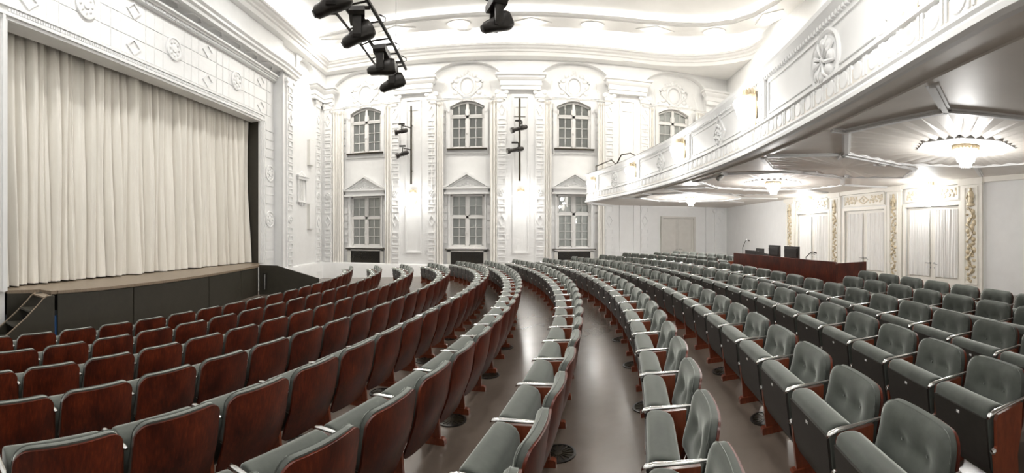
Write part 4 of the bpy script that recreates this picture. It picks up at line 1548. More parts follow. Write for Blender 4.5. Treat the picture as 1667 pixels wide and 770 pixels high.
# ---------------------------------------------------------------- recessed downlights in the hanging ring
dl_px = [(527, 56), (590, 47), (647, 43), (747, 36), (866, 34), (964, 35), (1067, 43), (1163, 50), (1252, 28)]
ordn = ('first', 'second', 'third', 'fourth', 'fifth', 'sixth', 'seventh', 'eighth', 'ninth')
rcv = [Vector(p) for p in rc]
for k, (x, y) in enumerate(dl_px):
    t_ = az(x)
    best = None
    for i in range(len(rcv) - 1):
        for q in np.linspace(0, 1, 60):
            p = rcv[i].lerp(rcv[i + 1], q)
            e = abs(math.atan2(p.x, p.y) - t_)
            if best is None or e < best[0]:
                best = (e, p, (rcv[i + 1] - rcv[i]).normalized())
    p, d = best[1], best[2]
    dl = thing('ceiling_downlight', f'bright recessed ceiling downlight in {"an oval" if k % 2 else "a lozenge"} frame, {ordn[k]} from the stage', 'light', (p.x, p.y, 10.12), math.atan2(d.y, d.x), 'downlights of the ceiling ring')
    fr_ = MB()
    if k % 2:
        out_ = [(0.48 * math.cos(2 * PI * q / 24), 0.30 * math.sin(2 * PI * q / 24)) for q in range(24)]
        inn = [(0.42 * math.cos(2 * PI * q / 24), 0.25 * math.sin(2 * PI * q / 24)) for q in range(24)]
    else:
        out_ = [(0.80, 0), (0, 0.33), (-0.80, 0), (0, -0.33)]
        inn = [(0.66, 0), (0, 0.265), (-0.66, 0), (0, -0.265)]
    n = len(out_)
    for q in range(n):
        w = (q + 1) % n
        fr_.prism([out_[q], out_[w], inn[w], inn[q]], -0.035, 0.0, 2)
    fr_.obj('frame', M['ceil'], dl, False)
    g = MB()
    g.lathe([(0.20, -0.02), (0.20, -0.05), (0.12, -0.10), (0.0, -0.12)], 18)
    g.obj('lens', M['lamp_down'], dl)
    light('downlight_lamp', 'AREA', (p.x, p.y, 9.90), 105, 0.5, (1.0, 0.95, 0.87), shape='DISK')
    light('downlight_glow_lamp', 'POINT', (p.x, p.y, 9.86), 22, 0.12, (1.0, 0.95, 0.87))
vent = thing('ceiling_vent', 'white oval ceiling vent beside the ring of downlights', 'vent', (-2.0, 17.55, CEIL))
MB().lathe([(0.55, 0), (0.52, -0.06), (0.36, -0.10), (0.34, -0.05), (0.0, -0.05)], 24).obj('rim', M['ceil'], vent)
MB().lathe([(0.10, -0.05), (0.08, -0.11), (0.0, -0.12)], 12).obj('nozzle', M['bronze'], vent)

# ---------------------------------------------------------------- lamps and fittings under the balcony
for k, (cx, cy) in enumerate(LAMPS):
    lm = thing('crystal_ceiling_lamp', f'lit crystal ceiling lamp under the balcony, {("nearest the camera", "middle one of three", "farthest, by the window wall")[k]}', 'lamp', (cx, cy, ZC), 0, 'crystal lamps under the balcony')
    c0 = MB().lathe([(0.20, 0.0), (0.20, -0.03), (0.18, -0.05), (0.13, -0.05), (0.13, 0)], 24)
    for q in range(24):
        a = 2 * PI * q / 24
        c0.blob((0.19 * math.cos(a), 0.19 * math.sin(a), -0.04), (0.018, 0.018, 0.024), 5, 4)
    c0.obj('crown', M['gold'], lm)
    g = MB().lathe([(0.16, -0.04), (0.16, -0.08), (0.12, -0.15), (0.05, -0.20), (0.0, -0.21)], 20)
    crystal(g, (0, 0, -0.05), 0.175, 0.23, 16, 3)
    g.obj('crystal_drops', M['lamp_crystal'], lm, False)
    light('balcony_lamp', 'POINT', (cx, cy, ZC - 0.38), (150, 215, 460)[k], 0.13)
sd = MB().lathe([(0.07, 0), (0.07, -0.03), (0.045, -0.06), (0, -0.065)], 14).obj('smoke_detector', M['greybox'])
q = at_height(1437, 268, ZC - 0.03)
sd.location = (q[0], q[1], ZC)
tag(sd, 'small white smoke detector on the ceiling under the balcony', 'detector')
q = at_height(1172, 290, ZC - 0.1)
tl = thing('ceiling_spot', 'small white ceiling spot near the balcony edge', 'spotlight', (q[0], q[1], ZC))
MB().tube([(0, 0, 0), (0, 0, -0.06)], 0.03, 8).obj('mount', M['greybox'], tl)
MB().tube([(0.05, -0.02, -0.05), (-0.08, -0.04, -0.13)], 0.05, 10).obj('housing', M['steel'], tl)

# ---------------------------------------------------------------- curved lighting truss with moving heads
ZTR = EYE + 2.92


def truss_pt(t_, off=0.0, dz=0.0):
    x = -1.94 - 0.12 * ((t_ - 4.4) / 3.2) ** 2
    return (x + off, t_, ZTR + dz)


tr_ = thing('lighting_truss', 'black curved ladder truss hanging from the ceiling with four moving lights', 'truss', (-1.95, 5.5, ZTR))
loc = Vector(tr_.location)
lo_ = lambda p: tuple(Vector(p) - loc)
for off in (-0.16, 0.16):
    r = MB()
    r.tube([lo_(truss_pt(y, off)) for y in np.linspace(2.6, 7.35, 24)], 0.026, 8)
    r.obj('rail', M['black'], tr_)
r = MB()
r.tube([lo_(truss_pt(y, -0.30, -0.04)) for y in np.linspace(2.6, 7.1, 22)], 0.02, 6)
r.obj('lower_rail', M['black'], tr_)
for y in np.linspace(2.9, 7.2, 9):
    r = MB()
    r.tube([lo_(truss_pt(y, -0.16)), lo_(truss_pt(y, 0.16))], 0.014, 5)
    r.tube([lo_(truss_pt(y, -0.16)), lo_(truss_pt(y, -0.30, -0.04))], 0.012, 5)
    r.obj('rung', M['black'], tr_)
for y in (4.3, 7.25):
    r = MB()
    r.tube([lo_(truss_pt(y)), lo_((truss_pt(y)[0], y, CEIL))], 0.006, 4)
    r.obj('suspension_wire', M['steel'], tr_)
rr = random.Random(4)
for y in (4.9, 5.6, 6.5, 7.0):
    r = MB()
    c = Vector(lo_(truss_pt(y, 0.16)))
    r.tube([c + Vector((0.05 * math.sin(q * 1.1) + 0.03, 0.03 * math.cos(q * 1.1), 0.05 - 0.05 * math.cos(q * 0.7))) for q in range(8)], 0.007, 4)
    r.obj('cable', M['black'], tr_)


def moving_head(name_lab, top, size, yaw, tilt, group='moving lights on the trusses'):
    h = thing('moving_light', name_lab, 'stage light', top, yaw, group)
    s = size
    b_ = MB()
    b_.prism([(-0.34 * s, 0), (0.34 * s, 0), (0.36 * s, -0.12 * s), (0.30 * s, -0.20 * s), (-0.30 * s, -0.20 * s), (-0.36 * s, -0.12 * s)], -0.20 * s, 0.20 * s, 1)
    b_.box(-0.06 * s, 0.06 * s, -0.05 * s, 0.05 * s, 0, 0.10 * s)
    b_.box(-0.03, 0.03, -0.165, 0.165, 0.10 * s, 0.14 * s)
    b_.obj('base', M['black'], h, False)
    for sg in (-1, 1):
        y_ = MB()
        y_.prism([(sg * 0.17 * s, -0.20 * s), (sg * 0.27 * s, -0.20 * s), (sg * 0.27 * s, -0.66 * s), (sg * 0.24 * s, -0.72 * s), (sg * 0.19 * s, -0.72 * s)][::sg], -0.11 * s, 0.11 * s, 1)
        y_.obj('yoke_arm', M['black'], h, False)
    hd = MB()
    R = Matrix.Rotation(tilt, 3, 'X')
    pr = [(-0.42, 0.10, 0.08), (-0.36, 0.15, 0.13), (-0.05, 0.165, 0.17), (0.12, 0.17, 0.22), (0.34, 0.165, 0.25), (0.44, 0.13, 0.20), (0.47, 0.06, 0.08)]
    n = 12
    vs, fs = [], []
    for (a, rx, rz) in pr:
        for k in range(n):
            t_ = 2 * PI * k / n
            cx_, cz_ = math.cos(t_), math.sin(t_)
            p = Vector((rx * s * math.copysign(abs(cx_) ** 0.6, cx_), a * s, rz * s * math.copysign(abs(cz_) ** 0.6, cz_)))
            vs.append(tuple(R @ p + Vector((0, 0, -0.60 * s))))
    for j in range(len(pr) - 1):
        for k in range(n):
            fs.append((j * n + k, j * n + (k + 1) % n, (j + 1) * n + (k + 1) % n, (j + 1) * n + k))
    fs += [tuple(range(n)), tuple(range((len(pr)) * n - 1, (len(pr) - 1) * n - 1, -1))]
    hd.add(vs, fs)
    hd.obj('head', M['black'], h, True, 45)
    ln = MB()
    c_ = R @ Vector((0, -0.425 * s, 0)) + Vector((0, 0, -0.60 * s))
    d_ = R @ Vector((0, -1, 0))
    ln.tube([c_, c_ + d_ * 0.012], 0.085 * s, 12)
    ln.obj('lens', M['plastic'], h)
    return h


def hang(x, y, r):
    t_ = az(x)
    return (r * math.sin(t_), r * math.cos(t_), EYE + (HOR - y) * r / FPX)


SZ = 0.50
for lab, y, yaw, tilt in (('black moving light at the near end of the curved truss', 4.27, -1.2, 0.5), ('black moving light in the middle of the curved truss, tilted down', 5.09, -1.25, 0.55),
                          ('upper black moving light at the far end of the curved truss', 6.23, -1.5, 0.1), ('lowest black moving light, hanging at the tip of the curved truss', 6.92, -1.35, 0.45)):
    moving_head(lab, truss_pt(y, 0, -0.0268 - 0.14 * SZ), SZ, yaw, tilt)
T2 = hang(808, 2, 5.14)
moving_head('single black moving light hanging apart, above the middle of the hall', (T2[0], T2[1], T2[2]), 0.46, -1.2, 0.45)
t2 = thing('lighting_truss', 'short black pipe truss reaching in above the middle of the hall', 'truss', (T2[0], T2[1], T2[2] + 0.14 * 0.46 + 0.027 - 0.05))
for off in (-0.12, 0.12):
    r = MB()
    r.tube([(off, 0.12, 0.05), (off, -0.1, 0.05), (off + 0.15, -0.9, 0.05), (off + 0.4, -2.6, 0.05)], 0.026, 8)
    r.obj('rail', M['black'], t2)
for k in range(4):
    r = MB()
    r.tube([(-0.12 + 0.05 * k, -0.1 - 0.4 * k, 0.05), (0.12 + 0.05 * k, -0.1 - 0.4 * k, 0.05)], 0.014, 5)
    r.obj('rung', M['black'], t2)
r = MB()
r.tube([(0.05, -0.3, 0.05), (0.05, -0.3, CEIL - t2.location[2])], 0.006, 4)
r.obj('suspension_wire', M['steel'], t2)

# ---------------------------------------------------------------- control desk at the back of the seats
A, Bq = Vector((6.05, 10.50)), Vector((5.80, 6.05))
dv = (Bq - A).normalized()
nv = Vector((dv.y, -dv.x))
if nv.x > 0:
    nv = -nv                                   # outward, towards the seats
dk = thing('control_desk', 'long mahogany control desk with rounded end behind the seats', 'desk', (A.x, A.y, 0.27), 0)
DL = (Bq - A).length
dF = lambda a, n, z: (dv.x * a + nv.x * n, dv.y * a + nv.y * n, z - 0.27)
t = MB(dF)
t.prism([(0, 0.24), (DL, 0.24), (DL, 1.18), (DL - 0.05, 1.23), (0, 1.23)], -0.05, 0.0, 1)
t.obj('front_panel', M['wood'], dk, False)
t = MB(dF)
t.box(0.02, DL - 0.04, -0.85, -0.05, 1.09, 1.13)
t.obj('desk_top', M['redwood'], dk, False)
for a in (0.0, DL - 0.05):
    t = MB(dF)
    t.box(a, a + 0.05, -0.85, -0.05, 0.24, 1.20)
    t.obj('end_panel', M['wood'], dk, False)


def desk_at(x, n=-0.3):
    p = on_line(x, tuple(A + nv * n), tuple(Bq + nv * n))
    return p


def on_desk(name, label, cat, x, n=-0.35, z=1.132, group=None):
    p = desk_at(x, n)
    o = thing(name, label, cat, (p[0], p[1], z), math.atan2(dv.y, dv.x), group)
    return o, p[2]


o, r = on_desk('mixing_console', 'black mixing console at the window end of the control desk', 'console', 1231, -0.28)
t = MB()
t.prism([(-0.20, 0), (0.22, 0), (0.22, 0.10), (-0.20, 0.20)], -0.26, 0.30, 0)
t.box(-0.26, 0.10, 0.14, 0.20, 0.0, 0.24)
t.obj('housing', M['plastic'], o, False)
t = MB()
for a in range(8):
    t.box(-0.22 + a * 0.06, -0.195 + a * 0.06, -0.1, -0.05, 0.14, 0.18)
t.obj('fader_row', M['steel'], o, False)['kind'] = 'stuff'
for k, (x, h, lab) in enumerate(((1209, 0.42, 'thin gooseneck microphone beside the mixing console'), (1312, 0.22, 'thin gooseneck microphone at the rounded end of the control desk'))):
    o, r = on_desk('gooseneck_microphone', lab, 'microphone', x, -0.16 if k == 0 else -0.22, 1.132, 'desk microphones')
    MB().lathe([(0.06, 0), (0.06, 0.03), (0.0, 0.035)], 14).obj('base', M['plastic'], o)
    a_ = h
    pts = [(0, 0, 0.03), (0, 0, a_ * 0.6)] + [(0.02 + 0.30 * q / 8, 0, a_ * 0.6 + a_ * 0.55 * math.sin(PI * 0.62 * q / 8)) for q in range(1, 9)]
    MB().tube(pts, 0.010, 6).obj('neck', M['plastic'], o)
    p = Vector(pts[-1])
    MB().tube([p, p + Vector((0.06, 0, -0.012))], 0.018, 8).obj('capsule', M['plastic'], o)
for k, (x, lab) in enumerate(((1261, 'back of the black monitor on the desk, window side of the pair'), (1289, 'back of the black monitor on the desk, door side of the pair'))):
    o, r = on_desk('monitor', lab, 'monitor', x, -0.30 - 0.12 * (1 - k), 1.132, 'desk monitors')
    w = 0.26 if k == 0 else 0.30
    MB().box(-w, w, -0.02, 0.02, 0.03, 0.35).obj('screen', M['plastic'], o, False)
    t = MB()
    t.box(-w + 0.05, w - 0.05, -0.045, -0.02, 0.10, 0.30)
    for q in range(2):
        t.box(-w + 0.03, w - 0.03, -0.05, -0.045, 0.21 + 0.04 * q, 0.225 + 0.04 * q)
    t.obj('rear_cover', M['plastic'], o, False)
    t = MB()
    t.box(-0.04, 0.04, 0.02, 0.05, 0, 0.2)
    t.box(-0.12, 0.12, -0.08, 0.10, 0, 0.012)
    t.obj('foot', M['steel'], o, False)

# ---------------------------------------------------------------- round air outlets in the floor under the seats
gm = MB()
gm.lathe([(0.145, 0.0), (0.145, 0.010), (0.125, 0.012), (0.125, 0.004), (0, 0.004)], 24)
ME_GRIM = gm.mesh('rim', M['black'], True, 30)
gm = MB()
for k in range(16):
    a = 2 * PI * k / 16
    gm.prism([(0.03 * math.cos(a - 0.12), 0.03 * math.sin(a - 0.12)), (0.122 * math.cos(a - 0.075), 0.122 * math.sin(a - 0.075)), (0.122 * math.cos(a + 0.075), 0.122 * math.sin(a + 0.075)), (0.03 * math.cos(a + 0.12), 0.03 * math.sin(a + 0.12))], 0.004, 0.010, 2)
gm.lathe([(0.032, 0.004), (0.032, 0.011), (0, 0.012)], 12)
ME_GSP = gm.mesh('spoke', M['bronze'], False)
VENT_PX = ((493, 721, 'under the fifth row from the stage, nearest one'), (735.6, 684.8, 'under the sixth row from the stage, nearest one'), (620.7, 640, 'under the fifth row from the stage, second one'),
           (692, 587.5, 'under the fifth row from the stage, third one'), (730, 551, 'under the fifth row from the stage, fourth one'), (795, 611, 'under the sixth row from the stage, second one'),
           (821, 566, 'under the sixth row from the stage, third one'), (1247, 681.6, 'under the ninth row from the stage, nearest one'), (1179, 604.5, 'under the ninth row from the stage, second one'),
           (1053, 663, 'under the eighth row from the stage, nearest one'), (909, 739, 'under the seventh row from the stage'), (1031.6, 594.5, 'under the eighth row from the stage, second one'),
           (1011, 553, 'under the eighth row from the stage, third one'))
for x, y, lab in VENT_PX:
    p = on_floor(x, y)
    o = thing('floor_air_outlet', 'round black air outlet ' + lab, 'vent', (0, 0, 0), 0, 'floor air outlets')
    o.matrix_world = Matrix.Translation(p) @ Matrix.Rotation(-math.atan(0.05), 4, 'Y')
    inst('rim', ME_GRIM, o)
    inst('spoke', ME_GSP, o)

# ================================================================ SEATS
# local frame of a seat: x along the row towards the window wall, y forward (towards the stage), z up; origin under the top edge of the back
W2 = 0.288


def lean_y(z):                                  # rear face of the back, seen from the side
    if z > 0.47:
        return 0.058 - (z - 0.47) * 0.20
    return 0.058 + (0.47 - z) * 0.36 + 0.10 * max(0, 0.36 - z)


def wing(x):                                    # the back is hollow: its sides come forward
    return 0.035 * (abs(x) / W2) ** 2.2


def hw_at(z, top, w, r, bot=None, rb=0.03):
    h = w
    if z > top - r:
        h = w - r + math.sqrt(max(0, r * r - (z - top + r) ** 2))
    if bot is not None and z < bot + rb:
        h = w - rb + math.sqrt(max(0, rb * rb - (bot + rb - z) ** 2))
    return h


def zstops(z0, z1, r, n, rb=0.03):
    zs = [z1 - r * (1 - math.sin(PI / 2 * k / 6)) for k in range(7)]
    zs = [z1 - r + r * math.sin(PI / 2 * k / 6) for k in range(7)]
    lo = [z0 + rb - rb * math.sin(PI / 2 * k / 3) for k in range(3, -1, -1)]
    mid = [lo[-1] + (zs[0] - lo[-1]) * k / n for k in range(1, n)]
    return lo + mid + zs


TOP = 0.762
# wooden back shell
def shell():
    zs = zstops(0.15, TOP, 0.085, 9)
    nu = 10
    mb = MB()
    for side, off in ((0, 0.0), (1, 0.016)):
        vs = []
        for z in zs:
            h = hw_at(z, TOP, W2 + 0.006, 0.085, 0.15, 0.06)
            for i in range(nu + 1):
                x = -h + 2 * h * i / nu
                vs.append((x, lean_y(z) + wing(x) + off, z))
        w = nu + 1
        fs = [(j * w + i, j * w + i + 1, (j + 1) * w + i + 1, (j + 1) * w + i) for j in range(len(zs) - 1) for i in range(nu)]
        mb.add(vs, fs)
    n = len(zs)
    w = nu + 1
    ringi = [i for i in range(w)] + [j * w + nu for j in range(1, n)] + [(n - 1) * w + i for i in range(nu - 1, -1, -1)] + [j * w for j in range(n - 2, 0, -1)]
    o = n * w
    mb.f += [(a, b_, b_ + o, a + o) for a, b_ in zip(ringi, ringi[1:] + ringi[:1])]
    return mb.mesh('back_panel', M['wood'], True, 50)


def cushion():
    z0, z1 = 0.40, TOP + 0.012
    zs = zstops(z0, z1, 0.09, 9)
    nu = 16
    W = W2 - 0.004
    mb = MB()
    front, back = [], []
    for z in zs:
        h = hw_at(z, z1, W, 0.09, z0, 0.03)
        for i in range(nu + 1):
            q = -1 + 2 * i / nu
            x = h * math.copysign(abs(q) ** 0.85, q)
            # distance to the outline, for the rounding of the edge
            e = min(1 - abs(q), (z1 - z) / 0.14 if z1 - z < 0.14 else 1, (z - z0) / 0.10 if z - z0 < 0.10 else 1)
            puff = 0.030 * (1 - (1 - min(1, e / 0.30)) ** 2.2) if e < 0.30 else 0.030
            dim = 0
            for bx in (-0.105, 0.105):
                d = math.hypot(x - bx, (z - 0.605))
                dim += 0.034 * math.exp(-(d / 0.052) ** 2)
            dim += 0.010 * math.exp(-((z - 0.605) / 0.022) ** 2) * math.exp(-(x / 0.09) ** 4)
            low = 0.018 * math.exp(-((z - 0.48) / 0.09) ** 2)
            y = lean_y(max(z, 0.36)) + wing(x) + 0.018
            front.append((x, y + 0.042 + puff - dim + low, z))
            back.append((x, y, z))
    w = nu + 1
    n = len(zs)
    fs = [(j * w + i, j * w + i + 1, (j + 1) * w + i + 1, (j + 1) * w + i) for j in range(n - 1) for i in range(nu)]
    mb.add(front, fs)
    mb.add(back, fs)
    ringi = [i for i in range(w)] + [j * w + nu for j in range(1, n)] + [(n - 1) * w + i for i in range(nu - 1, -1, -1)] + [j * w for j in range(n - 2, 0, -1)]
    o = n * w
    mb.f += [(a, b_, b_ + o, a + o) for a, b_ in zip(ringi, ringi[1:] + ringi[:1])]
    # piping round the front edge
    pts = [Vector(front[i]) + Vector((0, -0.004, 0)) for i in ringi]
    mb.tube([tuple(p) for p in pts + pts[:1]], 0.005, 4, False)
    return mb.mesh('back_cushion', M['velvet'], True, 60)


def button():
    mb = MB()
    y = lean_y(0.605) + wing(0.105) + 0.018 + 0.042 + 0.030 - 0.036
    mb.lathe([(0.013, 0.0), (0.013, 0.006), (0.008, 0.011), (0, 0.012)], 10, (0, y, 0.605), 1)
    return mb.mesh('button', M['velvet'])


def seat():
    # folded up: profile in (y, z)
    pr = [(0.413, 0.60), (0.405, 0.628), (0.385, 0.642), (0.345, 0.645), (0.295, 0.634), (0.258, 0.612), (0.240, 0.575), (0.235, 0.48), (0.235, 0.36), (0.245, 0.26), (0.27, 0.215), (0.32, 0.19), (0.36, 0.20), (0.385, 0.25), (0.403, 0.42)]
    mb = MB()
    cx = sum(p[0] for p in pr) / len(pr)
    cz = sum(p[1] for p in pr) / len(pr)
    st_ = [(-1, 0.84), (-0.992, 0.92), (-0.97, 0.97), (-0.93, 0.995), (-0.85, 1.0), (0.85, 1.0), (0.93, 0.995), (0.97, 0.97), (0.992, 0.92), (1, 0.84)]
    Wd = 0.281
    vs = []
    for q, s in st_:
        for (y, z) in pr:
            vs.append((q * Wd, cx + (y - cx) * s, cz + (z - cz) * (1 - (1 - s) * 0.35)))
    k = len(pr)
    fs = [(j * k + i, j * k + (i + 1) % k, (j + 1) * k + (i + 1) % k, (j + 1) * k + i) for j in range(len(st_) - 1) for i in range(k)]
    fs += [tuple(range(k)), tuple(range(len(st_) * k - 1, (len(st_) - 1) * k - 1, -1))]
    mb.add(vs, fs)
    return mb.mesh('seat', M['velvet'], True, 60)


def seat_board():
    pr = [(0.424, 0.585), (0.418, 0.50), (0.412, 0.40), (0.398, 0.28), (0.375, 0.21), (0.34, 0.185)]
    mb = MB()
    mb.grid(lambda u, w: (-0.276 + 0.552 * u, np.interp(w, [i / 5 for i in range(6)], [p[0] for p in pr]), np.interp(w, [i / 5 for i in range(6)], [p[1] for p in pr])), 1, 5)
    mb.grid(lambda u, w: (-0.276 + 0.552 * u, np.interp(w, [i / 5 for i in range(6)], [p[0] - 0.016 for p in pr]), np.interp(w, [i / 5 for i in range(6)], [p[1] for p in pr])), 1, 5)
    w = 2
    ringi = [0, 1] + [j * 2 + 1 for j in range(1, 6)] + [10] + [j * 2 for j in range(4, 0, -1)]
    mb.f += [(a, b_, b_ + 12, a + 12) for a, b_ in zip(ringi, ringi[1:] + ringi[:1])]
    return mb.mesh('seat_board', M['undercover'], True, 40)


def armrest():
    mb = MB()
    # chrome bar with a rounded, slightly drooping nose
    pr = [(0.085, 0.628, 0.010), (0.11, 0.632, 0.014), (0.30, 0.634, 0.016), (0.38, 0.634, 0.018), (0.425, 0.628, 0.018), (0.443, 0.616, 0.012), (0.447, 0.607, 0.004)]
    n = 10
    vs = []
    for (y, z, r) in pr:
        for k in range(n):
            a = 2 * PI * k / n
            vs.append((r * math.cos(a) * 1.05, y, z + r * 0.75 * math.sin(a)))
    fs = [(j * n + k, j * n + (k + 1) % n, (j + 1) * n + (k + 1) % n, (j + 1) * n + k) for j in range(len(pr) - 1) for k in range(n)]
    fs += [tuple(range(n)), tuple(range(len(pr) * n - 1, (len(pr) - 1) * n - 1, -1))]
    mb.add(vs, fs)
    return mb.mesh('armrest', M['chrome'], True, 50)


def leg():
    mb = MB()
    t = 0.014
    mb.prism([(0.15, 0.612), (0.37, 0.612), (0.385, 0.58), (0.385, 0.42), (0.405, 0.38), (0.385, 0.06), (0.20, 0.06), (0.205, 0.30), (0.17, 0.42)], -t, t, 0)
    mb.prism([(0.155, 0.0), (0.425, 0.0), (0.425, 0.045), (0.41, 0.06), (0.17, 0.06), (0.155, 0.045)], -0.027, 0.027, 0)
    return mb.mesh('leg', M['redwood'], False)


def cap():
    mb = MB()
    mb.lathe([(0.0, 0.395), (0.018, 0.395), (0.021, 0.408), (0.015, 0.42), (0, 0.424)], 8, (0, 0, 0.40), 1)
    return mb.mesh('hinge_cap', M['chrome'])


ME_SH, ME_CU, ME_BT, ME_SE, ME_SB, ME_AR, ME_LG, ME_CP = shell(), cushion(), button(), seat(), seat_board(), armrest(), leg(), cap()
ME_PL = MB().box(-0.013, 0.013, 0.4225, 0.4255, 0.538, 0.555).mesh('number_plate', M['plate'], False)

ROWS = {
    1: ((-4.86936, 0.01485, 0.01207, -0.00116),
        [1.464, 2.056, 2.648, 3.252, 3.867, 4.494, 5.131, 5.781, 6.441, 7.113, 7.797, 8.491, 9.196, 9.911, 10.562, 11.21, 11.855, 12.496, 13.131, 13.759, 14.379, 14.99, 15.591, 16.18]),
    2: ((-3.97807, -0.08198, 0.02858, -0.00177),
        [0.775, 1.41, 2.045, 2.68, 3.319, 3.963, 4.612, 5.265, 5.923, 6.586, 7.254, 7.928, 8.608, 9.259, 9.91, 10.56, 11.209, 11.855, 12.497, 13.132, 13.761, 14.38, 14.987, 15.582, 16.161]),
    3: ((-3.40151, -0.01314, 0.02534, -0.0017),
        [0.888, 1.508, 2.128, 2.754, 3.388, 4.029, 4.677, 5.333, 5.997, 6.669, 7.35, 8.016, 8.682, 9.349, 10.017, 10.684, 11.35, 12.013, 12.672, 13.325, 13.97, 14.604, 15.226, 15.834, 16.427]),
    4: ((-2.72064, 0.01608, 0.02774, -0.00184),
        [0.812, 1.486, 2.16, 2.829, 3.494, 4.155, 4.813, 5.468, 6.12, 6.771, 7.419, 8.091, 8.763, 9.437, 10.112, 10.788, 11.462, 12.135, 12.802, 13.464, 14.116, 14.756, 15.383, 15.993, 16.586]),
    5: ((-2.11158, 0.1317, 0.01713, -0.00147),
        [0.814, 1.534, 2.254, 2.954, 3.635, 4.297, 4.941, 5.567, 6.175, 6.766, 7.34, 7.921, 8.503, 9.087, 9.672, 10.258, 10.844, 11.43, 12.014, 12.597, 13.176, 13.75, 14.318, 14.879, 15.431, 15.972, 16.502, 17.0]),
    6: ((-1.58822, 0.40163, -0.02183),
        [1.032, 1.676, 2.32, 2.964, 3.603, 4.236, 4.863, 5.483, 6.096, 6.7, 7.291, 7.884, 8.477, 9.071, 9.665, 10.259, 10.852, 11.444, 12.034, 12.623, 13.209, 13.793, 14.374, 14.951, 15.526, 16.096, 16.663]),
    7: ((-0.57116, 0.4005, -0.02159),
        [1.35, 1.968, 2.586, 3.208, 3.835, 4.465, 5.099, 5.737, 6.376, 7.018, 7.662, 8.306, 8.951, 9.597, 10.242, 10.886, 11.529, 12.17, 12.809, 13.446, 14.079, 14.709, 15.335, 15.957, 16.575]),
    8: ((0.40873, 0.40215, -0.02126),
        [1.244, 1.866, 2.492, 3.123, 3.758, 4.396, 5.038, 5.7, 6.365, 7.032, 7.701, 8.372, 9.044, 9.716, 10.387, 11.058, 11.728, 12.396, 13.062, 13.724, 14.384, 15.04, 15.692, 16.339]),
    9: ((1.47369, 0.38329, -0.02004),
        [0.93, 1.586, 2.242, 2.896, 3.549, 4.2, 4.849, 5.495, 6.128, 6.763, 7.399, 8.038, 8.677, 9.316, 9.956, 10.596, 11.235, 11.872, 12.509, 13.143, 13.775, 14.405, 15.032, 15.655, 16.275]),
    10: ((2.31151, 0.43095, -0.02207),
        [0.922, 1.491, 2.084, 2.701, 3.344, 4.012, 4.705, 5.422, 6.094, 6.77, 7.448, 8.127, 8.809, 9.491, 10.174, 10.856, 11.537, 12.216, 12.894, 13.568, 14.24, 14.907, 15.571, 16.23]),
    11: ((3.0925, 0.44115, -0.02138),
        [0.751, 1.357, 1.963, 2.581, 3.212, 3.854, 4.508, 5.174, 5.851, 6.539, 7.209, 7.881, 8.555, 9.231, 9.907, 10.584, 11.261, 11.937, 12.611, 13.284, 13.954, 14.622, 15.286, 15.946, 16.602]),
    12: ((3.88896, 0.39192, -0.01823),
        [1.216, 1.789, 2.362, 2.947, 3.544, 4.151, 4.77, 5.4, 6.041, 6.68, 7.321, 7.964, 8.608, 9.253, 9.9, 10.547, 11.194, 11.84, 12.486, 13.131, 13.775, 14.417, 15.058, 15.696]),
    13: ((4.45528, 0.40438, -0.01862),
        [1.469, 2.053, 2.637, 3.229, 3.828, 4.433, 5.045, 5.664, 6.272, 6.882, 7.495, 8.109, 8.724, 9.34, 9.958, 10.576, 11.193, 11.811, 12.428, 13.045, 13.66, 14.274, 14.886, 15.496]),
}

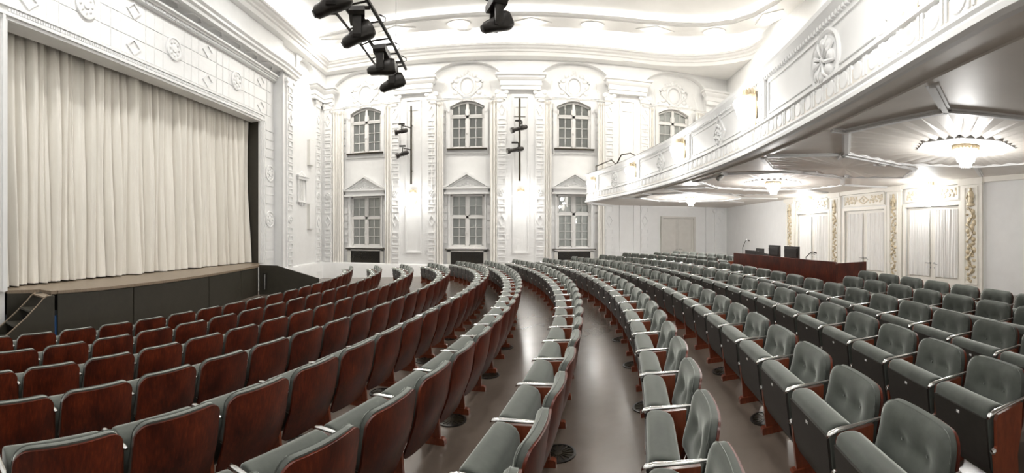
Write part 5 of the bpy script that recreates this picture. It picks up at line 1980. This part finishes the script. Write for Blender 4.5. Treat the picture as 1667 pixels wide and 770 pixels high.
NAMES = ('first', 'second', 'third', 'fourth', 'fifth', 'sixth', 'seventh', 'eighth', 'ninth', 'tenth', 'eleventh', 'twelfth', 'thirteenth', 'fourteenth', 'fifteenth', 'sixteenth',
         'seventeenth', 'eighteenth', 'nineteenth', 'twentieth', 'twenty-first', 'twenty-second', 'twenty-third', 'twenty-fourth', 'twenty-fifth', 'twenty-sixth', 'twenty-seventh', 'twenty-eighth')
DEPTH = {r: (1.0 if r < 11 else 0.92) for r in range(1, 14)}
PITCH = 0.65
count = 0
for r, (co, nodes) in ROWS.items():
    fx = lambda y: sum(c * y ** i for i, c in enumerate(co))
    pts = [Vector((fx(y), y, 0.05 * fx(y))) for y in nodes]
    n = len(pts) - 1
    blocks = []
    cur = []
    for j in range(n):
        ym = (nodes[j] + nodes[j + 1]) / 2
        if r >= 12 and 5.66 < ym < 10.95:       # the control desk stands here
            if cur:
                blocks.append(cur)
            cur = []
            continue
        cur.append(j)
    blocks.append(cur)
    for blk in blocks:
        for j in blk:
            a, c = pts[j], pts[j + 1]
            d = c - a
            L = d.length
            d.normalize()
            nrm = Vector((-0.05, 0, 1)).normalized()
            f = nrm.cross(d).normalized()       # forward
            z = d.cross(f)
            o = (a + c) / 2
            root = thing('theatre_seat', ('red-backed' if r <= 5 else 'grey-green velvet') + f' folding seat, {NAMES[r - 1]} row from the stage, {NAMES[n - 1 - j]} from the window end', 'seat', group='theatre seats in curved rows')
            root.matrix_world = Matrix(((d.x, f.x, z.x, o.x), (d.y, f.y, z.y, o.y), (d.z, f.z, z.z, o.z), (0, 0, 0, 1))) @ Matrix.Diagonal((L / PITCH, DEPTH[r], 1, 1))
            inst('back_panel', ME_SH, root)
            cu = inst('back_cushion', ME_CU, root)
            if r >= 7:
                for bx in (-0.105, 0.105):
                    inst('button', ME_BT, cu, Matrix.Translation((bx, 0, 0)))
            inst('seat', ME_SE, root)
            sb = inst('seat_board', ME_SB, root)
            if r >= 8:
                inst('number_plate', ME_PL, sb)
            sides = [-PITCH / 2] + ([PITCH / 2] if j == blk[-1] else [])
            for sx in sides:
                T = Matrix.Translation((sx, 0, 0))
                inst('armrest', ME_AR, root, T)
                inst('leg', ME_LG, root, T)
                inst('hinge_cap', ME_CP, root, T)
            count += 1
print('seats', count, 'objects', len(bpy.data.objects))
